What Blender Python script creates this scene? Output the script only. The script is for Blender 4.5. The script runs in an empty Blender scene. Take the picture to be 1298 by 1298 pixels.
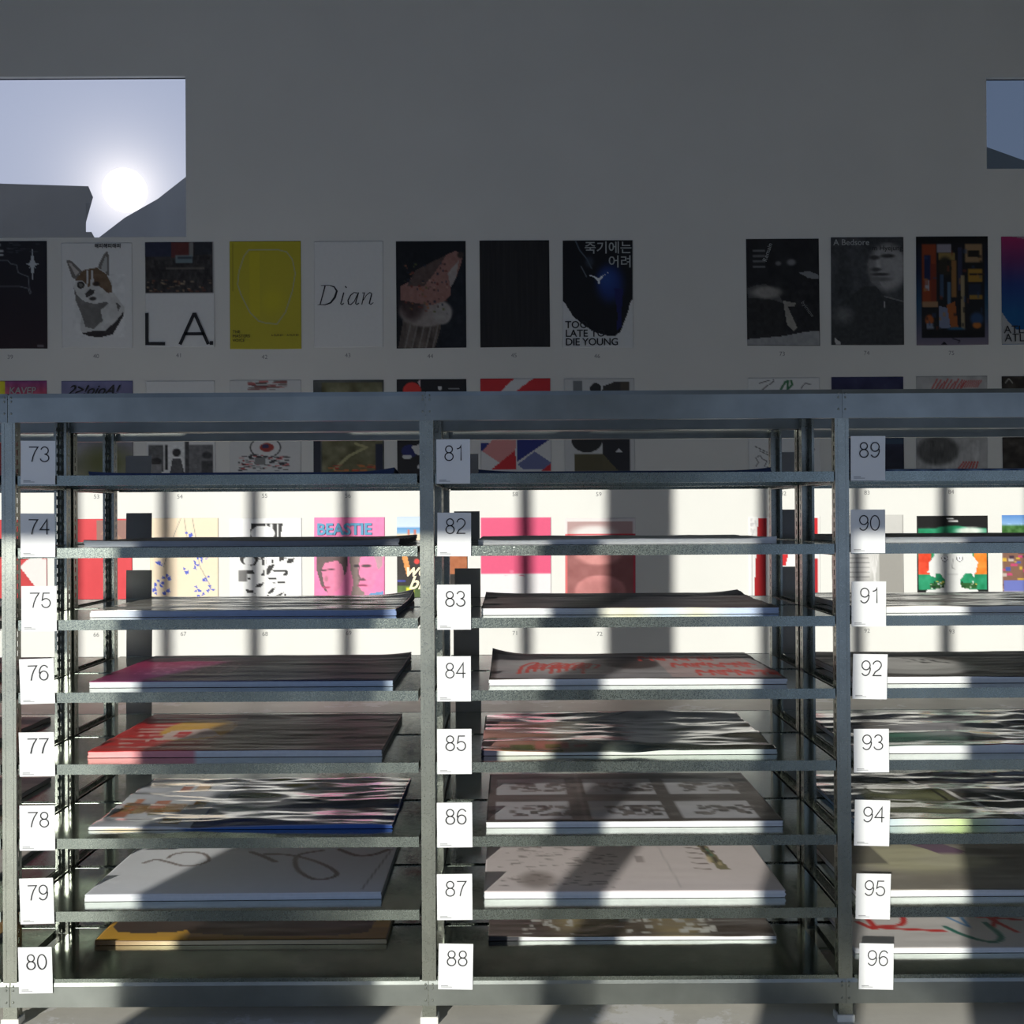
import bpy, bmesh, math, random
import numpy as np
from mathutils import Vector, Matrix

# ------------------------------------------------------------------ scene, camera, light
S = bpy.context.scene
COL = S.collection
S.view_settings.view_transform = 'Standard'
S.view_settings.look = 'None'
S.view_settings.exposure = 0.0
S.view_settings.gamma = 1.0
S.view_settings.use_curve_mapping = False
S.cycles.use_denoising = True
S.cycles.max_bounces = 10
S.cycles.diffuse_bounces = 5
S.cycles.glossy_bounces = 6
S.cycles.transparent_max_bounces = 12
S.cycles.sample_clamp_indirect = 6.0
S.cycles.caustics_reflective = True
S.cycles.blur_glossy = 0.6

F = 1400.0
EYE = 1.53
PITCH, ROLL = 0.0043, 0.0055
fwd = Vector((0, math.cos(PITCH), math.sin(PITCH)))
up0 = Vector((0, -math.sin(PITCH), math.cos(PITCH)))
rgt0 = Vector((1, 0, 0))
rgt = rgt0 * math.cos(ROLL) - up0 * math.sin(ROLL)
upv = up0 * math.cos(ROLL) + rgt0 * math.sin(ROLL)
cd = bpy.data.cameras.new('camera')
cd.sensor_width = 36.0
cd.lens = 36.0 * F / 1298.0
cd.clip_start = 0.05
cam = bpy.data.objects.new('camera', cd)
M = Matrix((rgt, upv, -fwd)).transposed().to_4x4()
M.translation = Vector((0, 0, EYE))
cam.matrix_world = M
COL.objects.link(cam)
S.camera = cam

SUN = Vector((0.349, 1.0, -0.298))          # direction the sunlight travels
sl = bpy.data.lights.new('sun', 'SUN')
sl.energy = 4.2
sl.color = (1.0, 0.97, 0.90)
sl.angle = 0.0095
so = bpy.data.objects.new('sun', sl)
so.rotation_euler = SUN.to_track_quat('-Z', 'Y').to_euler()
so.location = (-6, -12, 9)
COL.objects.link(so)

W = bpy.data.worlds.new('sky')
S.world = W
W.use_nodes = True
nt = W.node_tree
nt.nodes.clear()
def WN(t, **k):
    n = nt.nodes.new(t)
    for a, b in k.items(): setattr(n, a, b)
    return n
out = WN('ShaderNodeOutputWorld'); bg = WN('ShaderNodeBackground')
tc = WN('ShaderNodeTexCoord'); sx = WN('ShaderNodeSeparateXYZ')
nt.links.new(tc.outputs['Generated'], sx.inputs[0])
rmp = WN('ShaderNodeValToRGB')
rmp.color_ramp.elements[0].position = 0.0; rmp.color_ramp.elements[0].color = (0.42, 0.53, 0.80, 1)
rmp.color_ramp.elements[1].position = 0.8; rmp.color_ramp.elements[1].color = (0.25, 0.37, 0.68, 1)
nt.links.new(sx.outputs['Z'], rmp.inputs[0])
# hazy glow and disc low in the sky seen through the high window
gd = Vector(((160 - 649) / F, 1.0, (655 - 238) / F)).normalized()
dp = WN('ShaderNodeVectorMath', operation='DOT_PRODUCT'); dp.inputs[1].default_value = gd
nt.links.new(tc.outputs['Generated'], dp.inputs[0])
ac = WN('ShaderNodeMath', operation='ARCCOSINE'); nt.links.new(dp.outputs['Value'], ac.inputs[0])
hz = WN('ShaderNodeMath', operation='MULTIPLY'); hz.inputs[1].default_value = -1 / 0.018; nt.links.new(ac.outputs[0], hz.inputs[0])
ex = WN('ShaderNodeMath', operation='EXPONENT'); nt.links.new(hz.outputs[0], ex.inputs[0])
em = WN('ShaderNodeMath', operation='MULTIPLY'); em.inputs[1].default_value = 1.5; nt.links.new(ex.outputs[0], em.inputs[0])
dk = WN('ShaderNodeMath', operation='LESS_THAN'); dk.inputs[1].default_value = 0.0175; nt.links.new(ac.outputs[0], dk.inputs[0])
dm = WN('ShaderNodeMath', operation='MULTIPLY_ADD'); dm.inputs[1].default_value = 3.0
nt.links.new(dk.outputs[0], dm.inputs[0]); nt.links.new(em.outputs[0], dm.inputs[2])
hw = WN('ShaderNodeMath', operation='MULTIPLY'); hw.inputs[1].default_value = -1 / 0.16; nt.links.new(ac.outputs[0], hw.inputs[0])
ew = WN('ShaderNodeMath', operation='EXPONENT'); nt.links.new(hw.outputs[0], ew.inputs[0])
mw = WN('ShaderNodeMath', operation='MULTIPLY_ADD'); mw.inputs[1].default_value = 0.20
nt.links.new(ew.outputs[0], mw.inputs[0]); nt.links.new(dm.outputs[0], mw.inputs[2])
gl = WN('ShaderNodeVectorMath', operation='SCALE'); gl.inputs[0].default_value = (1.0, 1.0, 0.96)
nt.links.new(mw.outputs[0], gl.inputs['Scale'])
ad = WN('ShaderNodeVectorMath', operation='ADD')
nt.links.new(rmp.outputs[0], ad.inputs[0]); nt.links.new(gl.outputs[0], ad.inputs[1])
nt.links.new(ad.outputs[0], bg.inputs[0]); bg.inputs[1].default_value = 1.0
nt.links.new(bg.outputs[0], out.inputs[0])

# ------------------------------------------------------------------ places in the room
YR, YW, YF = 3.34, 10.3, -1.0              # rack front, picture wall, glazed front wall
def pw(px, py, Y):
    d = fwd + rgt * ((px - 649) / F) + upv * ((649 - py) / F)
    t = Y / d.y
    return (t * d.x, EYE + t * d.z)
def lin(c):
    c = np.asarray(c, dtype=np.float64) / 255.0
    return np.where(c <= 0.04045, c / 12.92, ((c + 0.055) / 1.055) ** 2.4)

# ------------------------------------------------------------------ helpers
def thing(name, label, cat, loc=(0, 0, 0), group=None):
    o = bpy.data.objects.new(name, None)
    o.location = loc
    o.empty_display_size = 0.05
    COL.objects.link(o)
    o['label'] = label; o['category'] = cat
    if group: o['group'] = group
    return o
def tag(o, label, cat, group=None):
    o['label'] = label; o['category'] = cat
    if group: o['group'] = group
    return o
def link(name, me, parent=None, loc=None):
    o = bpy.data.objects.new(name, me)
    COL.objects.link(o)
    if parent: o.parent = parent
    if loc: o.location = loc
    return o
def boxes(lst):
    """vertices and faces of axis aligned boxes (x0,x1,y0,y1,z0,z1)"""
    v, f = [], []
    for (x0, x1, y0, y1, z0, z1) in lst:
        b = len(v)
        v += [(x0,y0,z0),(x1,y0,z0),(x1,y1,z0),(x0,y1,z0),(x0,y0,z1),(x1,y0,z1),(x1,y1,z1),(x0,y1,z1)]
        f += [(b,b+3,b+2,b+1),(b+4,b+5,b+6,b+7),(b,b+1,b+5,b+4),(b+1,b+2,b+6,b+5),(b+2,b+3,b+7,b+6),(b+3,b,b+4,b+7)]
    return v, f
def bmesh_box(name, lst, mat, bevel=0.0):
    v, f = boxes(lst)
    me = bpy.data.meshes.new(name)
    me.from_pydata(v, [], f)
    if bevel:
        bm = bmesh.new(); bm.from_mesh(me)
        bmesh.ops.bevel(bm, geom=bm.edges[:], offset=bevel, segments=1, affect='EDGES')
        bm.to_mesh(me); bm.free()
    me.materials.append(mat)
    me.update()
    return me
def prism(name, pts, y0, y1, mat, dx=0.0):
    """outline in XZ pulled along Y"""
    n = len(pts)
    v = [(x, y0, z) for x, z in pts] + [(x + dx, y1, z) for x, z in pts]
    f = [tuple(range(n)), tuple(range(2*n-1, n-1, -1))] + [(i, i+n, (i+1) % n + n, (i+1) % n) for i in range(n)]
    me = bpy.data.meshes.new(name); me.from_pydata(v, [], f)
    bm = bmesh.new(); bm.from_mesh(me); bmesh.ops.recalc_face_normals(bm, faces=bm.faces[:]); bm.to_mesh(me); bm.free()
    me.materials.append(mat)
    return me

# ------------------------------------------------------------------ materials
def mat(name, col, rough=0.6, metal=0.0, spec=0.5, noise=None, bump=None, coat=0.0, vcol=False):
    m = bpy.data.materials.new(name); m.use_nodes = True
    n = m.node_tree.nodes; l = m.node_tree.links
    p = n['Principled BSDF']
    c = lin(col)
    p.inputs['Base Color'].default_value = (*c, 1)
    p.inputs['Roughness'].default_value = rough
    p.inputs['Metallic'].default_value = metal
    p.inputs['Specular IOR Level'].default_value = spec
    p.inputs['Coat Weight'].default_value = coat
    p.inputs['Coat Roughness'].default_value = 0.15
    t = n.new('ShaderNodeTexCoord')
    src = None
    if vcol:
        a = n.new('ShaderNodeAttribute'); a.attribute_name = 'ink'
        src = a.outputs['Color']
    if noise:                                   # (scale, strength)
        x = n.new('ShaderNodeTexNoise'); x.inputs['Scale'].default_value = noise[0]; x.inputs['Detail'].default_value = 5
        l.new(t.outputs['Object'], x.inputs['Vector'])
        mx = n.new('ShaderNodeMix'); mx.data_type = 'RGBA'; mx.blend_type = 'MULTIPLY'
        mr = n.new('ShaderNodeMapRange')
        mr.inputs['From Min'].default_value = 0.3; mr.inputs['From Max'].default_value = 0.7
        mr.inputs['To Min'].default_value = 1 - noise[1]; mr.inputs['To Max'].default_value = 1.0
        l.new(x.outputs['Fac'], mr.inputs['Value'])
        mx.inputs[0].default_value = 1.0
        if src: l.new(src, mx.inputs[6])
        else: mx.inputs[6].default_value = (*c, 1)
        l.new(mr.outputs[0], mx.inputs[7])
        src = mx.outputs[2]
    if src: l.new(src, p.inputs['Base Color'])
    if bump:                                    # (scale, strength)
        x = n.new('ShaderNodeTexNoise'); x.inputs['Scale'].default_value = bump[0]; x.inputs['Detail'].default_value = 4
        l.new(t.outputs['Object'], x.inputs['Vector'])
        b = n.new('ShaderNodeBump'); b.inputs['Strength'].default_value = bump[1]; b.inputs['Distance'].default_value = 0.01
        l.new(x.outputs['Fac'], b.inputs['Height']); l.new(b.outputs[0], p.inputs['Normal'])
    return m
def galvanised(name, rough, col, spangle=0.10, bump=0.25, scale=220):
    m = mat(name, col, rough, 1.0)
    n = m.node_tree.nodes; l = m.node_tree.links; p = n['Principled BSDF']
    t = n.new('ShaderNodeTexCoord')
    v = n.new('ShaderNodeTexVoronoi'); v.inputs['Scale'].default_value = scale
    l.new(t.outputs['Object'], v.inputs['Vector'])
    g = n.new('ShaderNodeRGBToBW'); l.new(v.outputs['Color'], g.inputs[0])
    r = n.new('ShaderNodeMapRange'); r.inputs['To Min'].default_value = rough - spangle * 0.6; r.inputs['To Max'].default_value = rough + spangle
    l.new(g.outputs[0], r.inputs['Value']); l.new(r.outputs[0], p.inputs['Roughness'])
    ns = n.new('ShaderNodeTexNoise'); ns.inputs['Scale'].default_value = 6; ns.inputs['Detail'].default_value = 6
    l.new(t.outputs['Object'], ns.inputs['Vector'])
    c = lin(col)
    cr = n.new('ShaderNodeValToRGB')
    cr.color_ramp.elements[0].position = 0.3; cr.color_ramp.elements[0].color = (*(c * 0.8), 1)
    cr.color_ramp.elements[1].position = 0.7; cr.color_ramp.elements[1].color = (*(c * 1.08), 1)
    l.new(ns.outputs['Fac'], cr.inputs[0]); l.new(cr.outputs[0], p.inputs['Base Color'])
    b = n.new('ShaderNodeBump'); b.inputs['Strength'].default_value = bump; b.inputs['Distance'].default_value = 0.0004
    l.new(g.outputs[0], b.inputs['Height']); l.new(b.outputs[0], p.inputs['Normal'])
    return m
M_wall = mat('white_wall_paint', (226, 227, 222), 0.75, spec=0.3, noise=(1.3, 0.05), bump=(60, 0.04))
M_side = mat('grey_wall_paint', (188, 188, 182), 0.8, spec=0.2, noise=(2, 0.08))
M_ceil = mat('ceiling_paint', (120, 122, 122), 0.9, spec=0.2)
M_post = galvanised('galvanised_post', 0.30, (148, 152, 142), 0.08, 0.02, 500)
M_lip = galvanised('galvanised_lip', 0.27, (132, 140, 132), 0.10, 0.22, 420)
M_beam = galvanised('galvanised_beam', 0.36, (140, 145, 140), 0.05, 0.06, 400)
M_shelf = galvanised('galvanised_shelf', 0.13, (214, 221, 212), 0.05, 0.05, 90)
M_cap = mat('white_foot_plastic', (232, 232, 222), 0.5)
M_card = mat('white_card', (226, 228, 226), 0.55, noise=(9, 0.02))
M_magnet = mat('dark_magnet_back', (172, 168, 158), 0.32, noise=(12, 0.15))
M_ink = mat('black_ink', (26, 26, 30), 0.6)
M_greyink = mat('grey_ink', (128, 130, 130), 0.7)
M_silverink = mat('silver_ink', (170, 176, 176), 0.5)
M_blueink = mat('blue_ink', (74, 148, 186), 0.5)
M_print = mat('printed_poster', (200, 200, 200), 0.5, spec=0.35, vcol=True, noise=(30, 0.03))
M_glossprint = mat('glossy_print', (200, 200, 200), 0.38, spec=0.5, vcol=True, noise=(25, 0.04), bump=(90, 0.05))
M_shiny = mat('shiny_wrinkled_print', (200, 200, 200), 0.16, spec=0.7, vcol=True, noise=(25, 0.04), coat=0.8)
M_pages = mat('paper_page_edges', (230, 232, 230), 0.7, spec=0.2, vcol=True, noise=(70, 0.06))
M_outside = mat('neighbour_render', (160, 160, 156), 0.9, spec=0.1, noise=(3, 0.1))
M_frame = mat('dark_window_frame', (48, 50, 54), 0.5)

M_floor = mat('worn_concrete', (228, 225, 214), 0.5, spec=0.35, noise=(2.5, 0.2), bump=(25, 0.08))
def worn(m):
    n = m.node_tree.nodes; l = m.node_tree.links; p = n['Principled BSDF']
    src = p.inputs['Base Color'].links[0].from_socket
    t = n.new('ShaderNodeTexCoord')
    x = n.new('ShaderNodeTexNoise'); x.inputs['Scale'].default_value = 1.7; x.inputs['Detail'].default_value = 9; x.inputs['Roughness'].default_value = 0.7
    l.new(t.outputs['Object'], x.inputs['Vector'])
    r = n.new('ShaderNodeValToRGB'); r.color_ramp.elements[0].position = 0.56; r.color_ramp.elements[1].position = 0.58
    l.new(x.outputs['Fac'], r.inputs[0])
    k = n.new('ShaderNodeMix'); k.data_type = 'RGBA'
    l.new(r.outputs[0], k.inputs[0]); l.new(src, k.inputs[6]); k.inputs[7].default_value = (0.86, 0.85, 0.82, 1)
    l.new(k.outputs[2], p.inputs['Base Color'])
worn(M_floor)

def glass(name, tint, facing):
    m = bpy.data.materials.new(name); m.use_nodes = True
    n = m.node_tree.nodes; l = m.node_tree.links; n.clear()
    o = n.new('ShaderNodeOutputMaterial'); a = n.new('ShaderNodeBsdfTransparent'); a.inputs[0].default_value = (*tint, 1)
    g = n.new('ShaderNodeBsdfGlossy'); g.inputs['Roughness'].default_value = 0.03
    x = n.new('ShaderNodeMixShader'); x.inputs[0].default_value = facing
    l.new(a.outputs[0], x.inputs[1]); l.new(g.outputs[0], x.inputs[2]); l.new(x.outputs[0], o.inputs[0])
    return m
M_glass = glass('clear_pane', (0.98, 0.93, 0.88), 0.05)
M_tint = glass('blue_grey_pane', (0.52, 0.535, 0.53), 0.04)

# ------------------------------------------------------------------ lettering (all converted in one pass)
TX = {}
def want(key, body, size=1.0, shear=0.0, offset=0.0, align='LEFT', spacing=1.0):
    c = bpy.data.curves.new('lettering', 'FONT')
    c.body = body; c.size = size; c.shear = shear; c.offset = offset
    c.align_x = align; c.resolution_u = 3; c.space_character = spacing
    o = bpy.data.objects.new('lettering', c); COL.objects.link(o)
    TX[key] = o
CAPS = ['39','40','41','42','43','44','45','46','73','74','75','76','53','54','55','56','57','58','59','82','83','84','66','67','68','69','71','72','91','92','93']
for c_ in set(CAPS): want('c' + c_, c_, 0.056, align='CENTER')
want('too', 'TOO', 0.094, offset=0.0012); want('late', 'LATE TO', 0.094, offset=0.0012); want('die', 'DIE YOUNG', 0.094, offset=0.0012, spacing=0.96)
want('kr1', '죽기에는', 0.122, offset=0.0012, align='RIGHT', spacing=0.98); want('kr2', '어려', 0.122, offset=0.0012, align='RIGHT')
want('bed', 'A Bedsore', 0.078, offset=0.0006); want('hye', 'm Hyejung', 0.066)
want('atla', 'ATLA', 0.105); want('beastie', 'BEASTIE', 0.146, offset=0.0050, spacing=0.99)
want('mast', 'THE\nMASTERS\nVOICE', 0.040); want('film', 'A FILM BY', 0.026); want('rem', 'Remain', 0.06); want('byi', 'byirnow', 0.052)
want('kaver', 'KAVEP', 0.085, shear=0.1, offset=0.001); want('script', '2>!oioA!', 0.13, shear=0.5, offset=0.002)
want('we', 'we', 0.17, shear=0.4, offset=0.004); want('br', 'br', 0.17, shear=0.4, offset=0.004)
want('cat', '해피해피해피', 0.045, align='CENTER', offset=0.001); want('tiny', 'POSTER\n SHOW', 0.02)
bpy.context.view_layer.update()
dg = bpy.context.evaluated_depsgraph_get()
TM = {}
for k_, o_ in TX.items():
    me_ = bpy.data.meshes.new_from_object(o_.evaluated_get(dg)); me_.name = 'lettering'
    me_.materials.clear(); TM[k_] = me_
for o_ in TX.values():
    c_ = o_.data; bpy.data.objects.remove(o_); bpy.data.curves.remove(c_)
def text(key, material, parent, x, z, y=-0.0035, name='lettering', rotz=0.0):
    me = TM[key]
    if me.users and me.materials and me.materials[0] != material: me = me.copy()
    if not me.materials: me.materials.append(material)
    else: me.materials[0] = material
    o = link(name, me, parent, (x, y, z))
    o.rotation_euler = (math.pi / 2, rotz, 0)
    return o

# ------------------------------------------------------------------ ink on a grid of points
def smooth(a, b, x):
    t = np.clip((x - a) / (b - a + 1e-9), 0, 1); return t * t * (3 - 2 * t)
def vnoise(u, v, fx, fy, seed, oct=4):
    rs = np.random.RandomState(seed); tot = np.zeros_like(u); amp = 1.0; s = 0
    for o in range(oct):
        nx, ny = max(2, int(fx * 2 ** o)) , max(2, int(fy * 2 ** o))
        g = rs.rand(ny + 2, nx + 2)
        x = np.clip(u, 0, 0.9999) * nx; y = np.clip(v, 0, 0.9999) * ny
        i = x.astype(int); j = y.astype(int); a = x - i; b = y - j
        a = a * a * (3 - 2 * a); b = b * b * (3 - 2 * b)
        tot += amp * ((g[j, i] * (1 - a) + g[j, i + 1] * a) * (1 - b) + (g[j + 1, i] * (1 - a) + g[j + 1, i + 1] * a) * b)
        s += amp; amp *= 0.5
    return tot / s
class Art:
    def __init__(s, nx, ny, bg, asp=1.5):
        s.nx, s.ny, s.asp = nx, ny, asp          # asp = height / width
        s.u, s.v = np.meshgrid(np.linspace(0, 1, nx), np.linspace(0, 1, ny))
        s.a = np.zeros((ny, nx, 3)); s.a[:] = bg
        s.px = 1.0 / nx
    def put(s, m, c):
        m = np.clip(m, 0, 1)[..., None]; s.a = s.a * (1 - m) + np.asarray(c, dtype=float) * m; return s
    def rect(s, x0, y0, x1, y1, c, al=1.0):
        e = s.px * 0.6; ey = e / s.asp
        m = smooth(x0 - e, x0 + e, s.u) * (1 - smooth(x1 - e, x1 + e, s.u)) * smooth(y0 - ey, y0 + ey, s.v) * (1 - smooth(y1 - ey, y1 + ey, s.v))
        return s.put(m * al, c)
    def ell(s, cx, cy, rx, ry, c, soft=0.06, al=1.0, rot=0.0):
        x = s.u - cx; y = (s.v - cy) * s.asp; ca, sa = math.cos(rot), math.sin(rot)
        d = np.sqrt(((x * ca + y * sa) / rx) ** 2 + ((-x * sa + y * ca) / (ry * s.asp)) ** 2)
        return s.put((1 - smooth(1 - soft, 1 + soft, d)) * al, c)
    def poly(s, pts, c, al=1.0):
        m = np.zeros(s.u.shape, bool); n = len(pts)
        for i in range(n):
            x0, y0 = pts[i]; x1, y1 = pts[(i + 1) % n]
            k = ((y0 > s.v) != (y1 > s.v)) & (s.u < (x1 - x0) * (s.v - y0) / (y1 - y0 + 1e-12) + x0)
            m ^= k
        return s.put(m * al, c)
    def line(s, pts, w, c, al=1.0):
        d = np.full(s.u.shape, 9.0)
        for (x0, y0), (x1, y1) in zip(pts[:-1], pts[1:]):
            dx, dy = x1 - x0, (y1 - y0) * s.asp; px = s.u - x0; py = (s.v - y0) * s.asp
            t = np.clip((px * dx + py * dy) / (dx * dx + dy * dy + 1e-12), 0, 1)
            d = np.minimum(d, np.hypot(px - t * dx, py - t * dy))
        return s.put((1 - smooth(w * 0.5 - s.px * 0.5, w * 0.5 + s.px * 0.5, d)) * al, c)
    def curve(s, pts, w, c, al=1.0):
        P = [np.array(p, float) for p in ([pts[0]] + list(pts) + [pts[-1]])]; o = []
        for k in range(1, len(P) - 2):
            for t in np.linspace(0, 1, 7)[:-1]:
                o.append(tuple(.5 * (2 * P[k] + (P[k+1] - P[k-1]) * t + (2*P[k-1] - 5*P[k] + 4*P[k+1] - P[k+2]) * t * t + (3*P[k] - P[k-1] - 3*P[k+1] + P[k+2]) * t ** 3)))
        o.append(tuple(P[-1])); return s.line(o, w, c, al)
    def vn(s, fx, fy, seed, oct=4): return vnoise(s.u, s.v, fx, fy, seed, oct)
    def mottle(s, fx, fy, seed, k, x0=0, y0=0, x1=1, y1=1, oct=4):
        m = ((s.u >= x0) & (s.u <= x1) & (s.v >= y0) & (s.v <= y1))[..., None]
        n = (s.vn(fx, fy, seed, oct)[..., None] - 0.5) * 2 * k
        s.a = np.clip(s.a + m * n * 255, 0, 255); return s
    def patches(s, seed, n, cols, w, h, x0=0, y0=0, x1=1, y1=1, al=1.0):
        r = random.Random(seed)
        for _ in range(n):
            cx, cy = r.uniform(x0, x1), r.uniform(y0, y1); a, b = w * r.uniform(.3, 1), h * r.uniform(.3, 1)
            s.rect(max(x0, cx - a), max(y0, cy - b), min(x1, cx + a), min(y1, cy + b), r.choice(cols), al)
        return s
    def ramp(s, stops, axis='v'):
        t = s.v if axis == 'v' else s.u
        for k in range(3): s.a[..., k] = np.interp(t, [q[0] for q in stops], [q[1][k] for q in stops])
        return s
def grid_mesh(name, P, rgb, material, thick=None):
    """P (ny,nx,3) points, rgb (ny,nx,3) srgb 0..255 stored as the 'ink' colour of the sheet"""
    ny, nx = P.shape[:2]
    me = bpy.data.meshes.new(name)
    n = nx * ny
    idx = np.arange(n).reshape(ny, nx)
    q = np.stack([idx[:-1, :-1], idx[1:, :-1], idx[1:, 1:], idx[:-1, 1:]], -1).reshape(-1, 4)
    V = P.reshape(-1, 3); C = rgb.reshape(-1, 3)
    if thick is not None:                       # closed sheet: a back face and an edge strip
        T = np.asarray(thick, dtype=float)
        ring = np.concatenate([idx[0, :], idx[1:, -1], idx[-1, -2::-1], idx[-2:0:-1, 0]])
        m = len(ring)
        V = np.concatenate([V, V[ring] + T]); C = np.concatenate([C, C[ring]])
        a = ring; b = np.roll(ring, -1); c = n + (np.arange(m) + 1) % m; d = n + np.arange(m)
        q2 = np.stack([a, b, c, d], -1)
        q = np.concatenate([q, q2])
    me.vertices.add(len(V)); me.vertices.foreach_set('co', V.astype(np.float32).ravel())
    me.loops.add(len(q) * 4); me.loops.foreach_set('vertex_index', q.astype(np.int32).ravel())
    me.polygons.add(len(q)); me.polygons.foreach_set('loop_start', np.arange(0, len(q) * 4, 4, dtype=np.int32))
    me.polygons.foreach_set('use_smooth', np.ones(len(q), dtype=bool))
    me.update(calc_edges=True)
    at = me.attributes.new('ink', 'FLOAT_COLOR', 'POINT')
    c4 = np.ones((len(C), 4), dtype=np.float32); c4[:, :3] = lin(C)
    at.data.foreach_set('color', c4.ravel())
    me.materials.append(material)
    me.validate()
    return me
NX, NY = 76, 114
def paper(bg=(226, 228, 226)): return Art(NX, NY, bg)

# ================================================================== THE ROOM
def struct(name, me):
    o = link(name, me); o['kind'] = 'structure'; return o
XL, XRt, HT = -9.5, 8.0, 9.5
struct('floor', bmesh_box('floor', [(XL, XRt, YF - 0.2, YW + 0.06, -0.15, 0)], M_floor))
struct('ceiling', bmesh_box('ceiling', [(XL, XRt, YF - 0.2, YW + 0.06, HT, HT + 0.2)], M_ceil))
struct('wall_left', bmesh_box('wall_left', [(XL - 0.2, XL, YF - 0.2, YW + 0.06, -0.15, HT + 0.2)], M_side))
struct('wall_right', bmesh_box('wall_right', [(XRt, XRt + 0.2, YF - 0.2, YW + 0.06, -0.15, HT + 0.2)], M_side))
# picture wall with two high windows
wx1, wz1 = pw(235, 96, YW); wx0 = pw(-330, 96, YW)[0]; wz0 = pw(120, 301, YW)[1]
rx0, rz1 = pw(1250, 98, YW); rx1 = pw(1650, 98, YW)[0]; rz0 = pw(1270, 214, YW)[1]
T = 0.05
struct('wall_back', bmesh_box('wall_back', [
    (XL, wx0, YW, YW + T, 0, HT), (wx0, wx1, YW, YW + T, 0, wz0), (wx0, wx1, YW, YW + T, wz1, HT),
    (wx1, rx0, YW, YW + T, 0, HT), (rx0, rx1, YW, YW + T, 0, rz0), (rx0, rx1, YW, YW + T, rz1, HT),
    (rx1, XRt, YW, YW + T, 0, HT)], M_wall))
for k, (a, b, c, d, g) in enumerate([(wx0, wx1, wz0, wz1, M_glass), (rx0, rx1, rz0, rz1, M_tint)]):
    e = 0.008
    w = struct('window_%d' % (k + 1), bmesh_box('window', [(a, b, YW + T, YW + T + .03, c - .03, c), (a, b, YW + T, YW + T + .03, d, d + .03),
              (a - .03, a, YW + T, YW + T + .03, c - .03, d + .03), (b, b + .03, YW + T, YW + T + .03, c - .03, d + .03)], M_frame))
    link('pane', bmesh_box('pane', [(a, b, YW + T + .012, YW + T + .018, c, d)], g), w)

# glazed front wall behind the viewer: edges follow the shades on rack and wall, save two added openings
def fx_r(px, y=880):   # pixel on the rack's front plane -> x on the front wall
    return pw(px, y, YR)[0] - SUN.x * (YR - YF)
def fx_w(px, y=720):   # pixel on the picture wall -> x on the front wall
    return pw(px, y, YW)[0] - SUN.x * (YW - YF)
zt_low = EYE - (668 - 655) / 419.0 + 0.298 * (YR - YF)      # top of the lower glazing
z_sill = 3.42
zt_high = 1.87 + 0.298 * (YW - YF)                          # top of the upper glazing
TH = 0.10
solid = []
lit_low = [(-8.6, fx_r(146)), (fx_r(462), fx_r(684)), (fx_r(741), fx_r(955)), (fx_r(1072), fx_r(1226))]
lit_low.append((1.4, 4.4)); lit_low.append((4.8, 7.6))  # unseen openings added to bring in more daylight and floor bounce
e = XL
for (a, b) in lit_low:
    solid.append((e, a, YF - TH, YF, 0, zt_low)); e = b
solid.append((e, XRt, YF - TH, YF, 0, zt_low))
solid.append((XL, XRt, YF - TH, YF, zt_low, z_sill))
solid.append((XL, XRt, YF - TH, YF, zt_high, HT))
hx0, hx1 = fx_w(-260), fx_w(1330)
solid.append((XL, hx0, YF - TH, YF, z_sill, zt_high)); solid.append((hx1, XRt, YF - TH, YF, z_sill, zt_high))
solid.append((fx_w(768), fx_w(850), YF - TH, YF, z_sill, zt_high))
wf = struct('wall_front', bmesh_box('wall_front', solid, M_side))
for k, p in enumerate([-18, 90, 208, 320, 437, 551, 664, 968, 1084, 1196, 1308]):
    c = fx_w(p); link('mullion', bmesh_box('mullion', [(c - .052, c + .052, YF - .09, YF - .01, z_sill, zt_high)], M_frame), wf)
# portals help the daylight in the openings
for (a, b, c, d) in [(-8.6, 7.6, 0.02, zt_low), (hx0, hx1, z_sill, zt_high)]:
    al = bpy.data.lights.new('daylight_portal', 'AREA'); al.shape = 'RECTANGLE'; al.size = b - a; al.size_y = d - c
    al.cycles.is_portal = True
    ao = bpy.data.objects.new('daylight_portal', al); ao.location = ((a + b) / 2, YF + 0.02, (c + d) / 2)
    ao.rotation_euler = (math.pi / 2, 0, 0); COL.objects.link(ao)
# neighbouring buildings beyond the high windows
YO = 12.2
def po(px, py, Y=YO): return pw(px, py, Y)
g0 = po(-600, 400)[1]
me = prism('building', [po(-700, 212), po(112, 236), po(118, 250), po(114, 251), po(114, 257), po(109, 257), po(109, 294), po(116, 294), po(126, 312), (po(126, 312)[0], -0.2), (po(-700, 300)[0], -0.2)], YO, YO + 1.3, M_outside, -0.6)
tag(link('building', me), 'flat roofed neighbouring building with an eaves step, seen through the high left window', 'building')
me = prism('building', [po(98, 322, 14.4), po(158, 276, 14.4), po(200, 252, 14.4), po(246, 216, 14.4), po(420, 100, 14.4), (po(420, 100, 14.4)[0], -0.2), (po(98, 322, 14.4)[0], -0.2)], 14.4, 15.4, M_outside)
tag(link('building', me), 'dark sloping roof rising to the right under the glare in the high left window', 'building')
me = prism('building', [po(1190, 150, 12.6), po(1250, 186, 12.6), po(1300, 204, 12.6), po(1900, 330, 12.6), (po(1900, 330, 12.6)[0], -0.2), (po(1190, 150, 12.6)[0], -0.2)], 12.6, 13.6, M_outside)  # made-up roof, shaped to give the window its dark fade below
tag(link('building', me), 'added sloping roof standing in for the dark fade behind the small blue window at the upper right', 'building')

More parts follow.
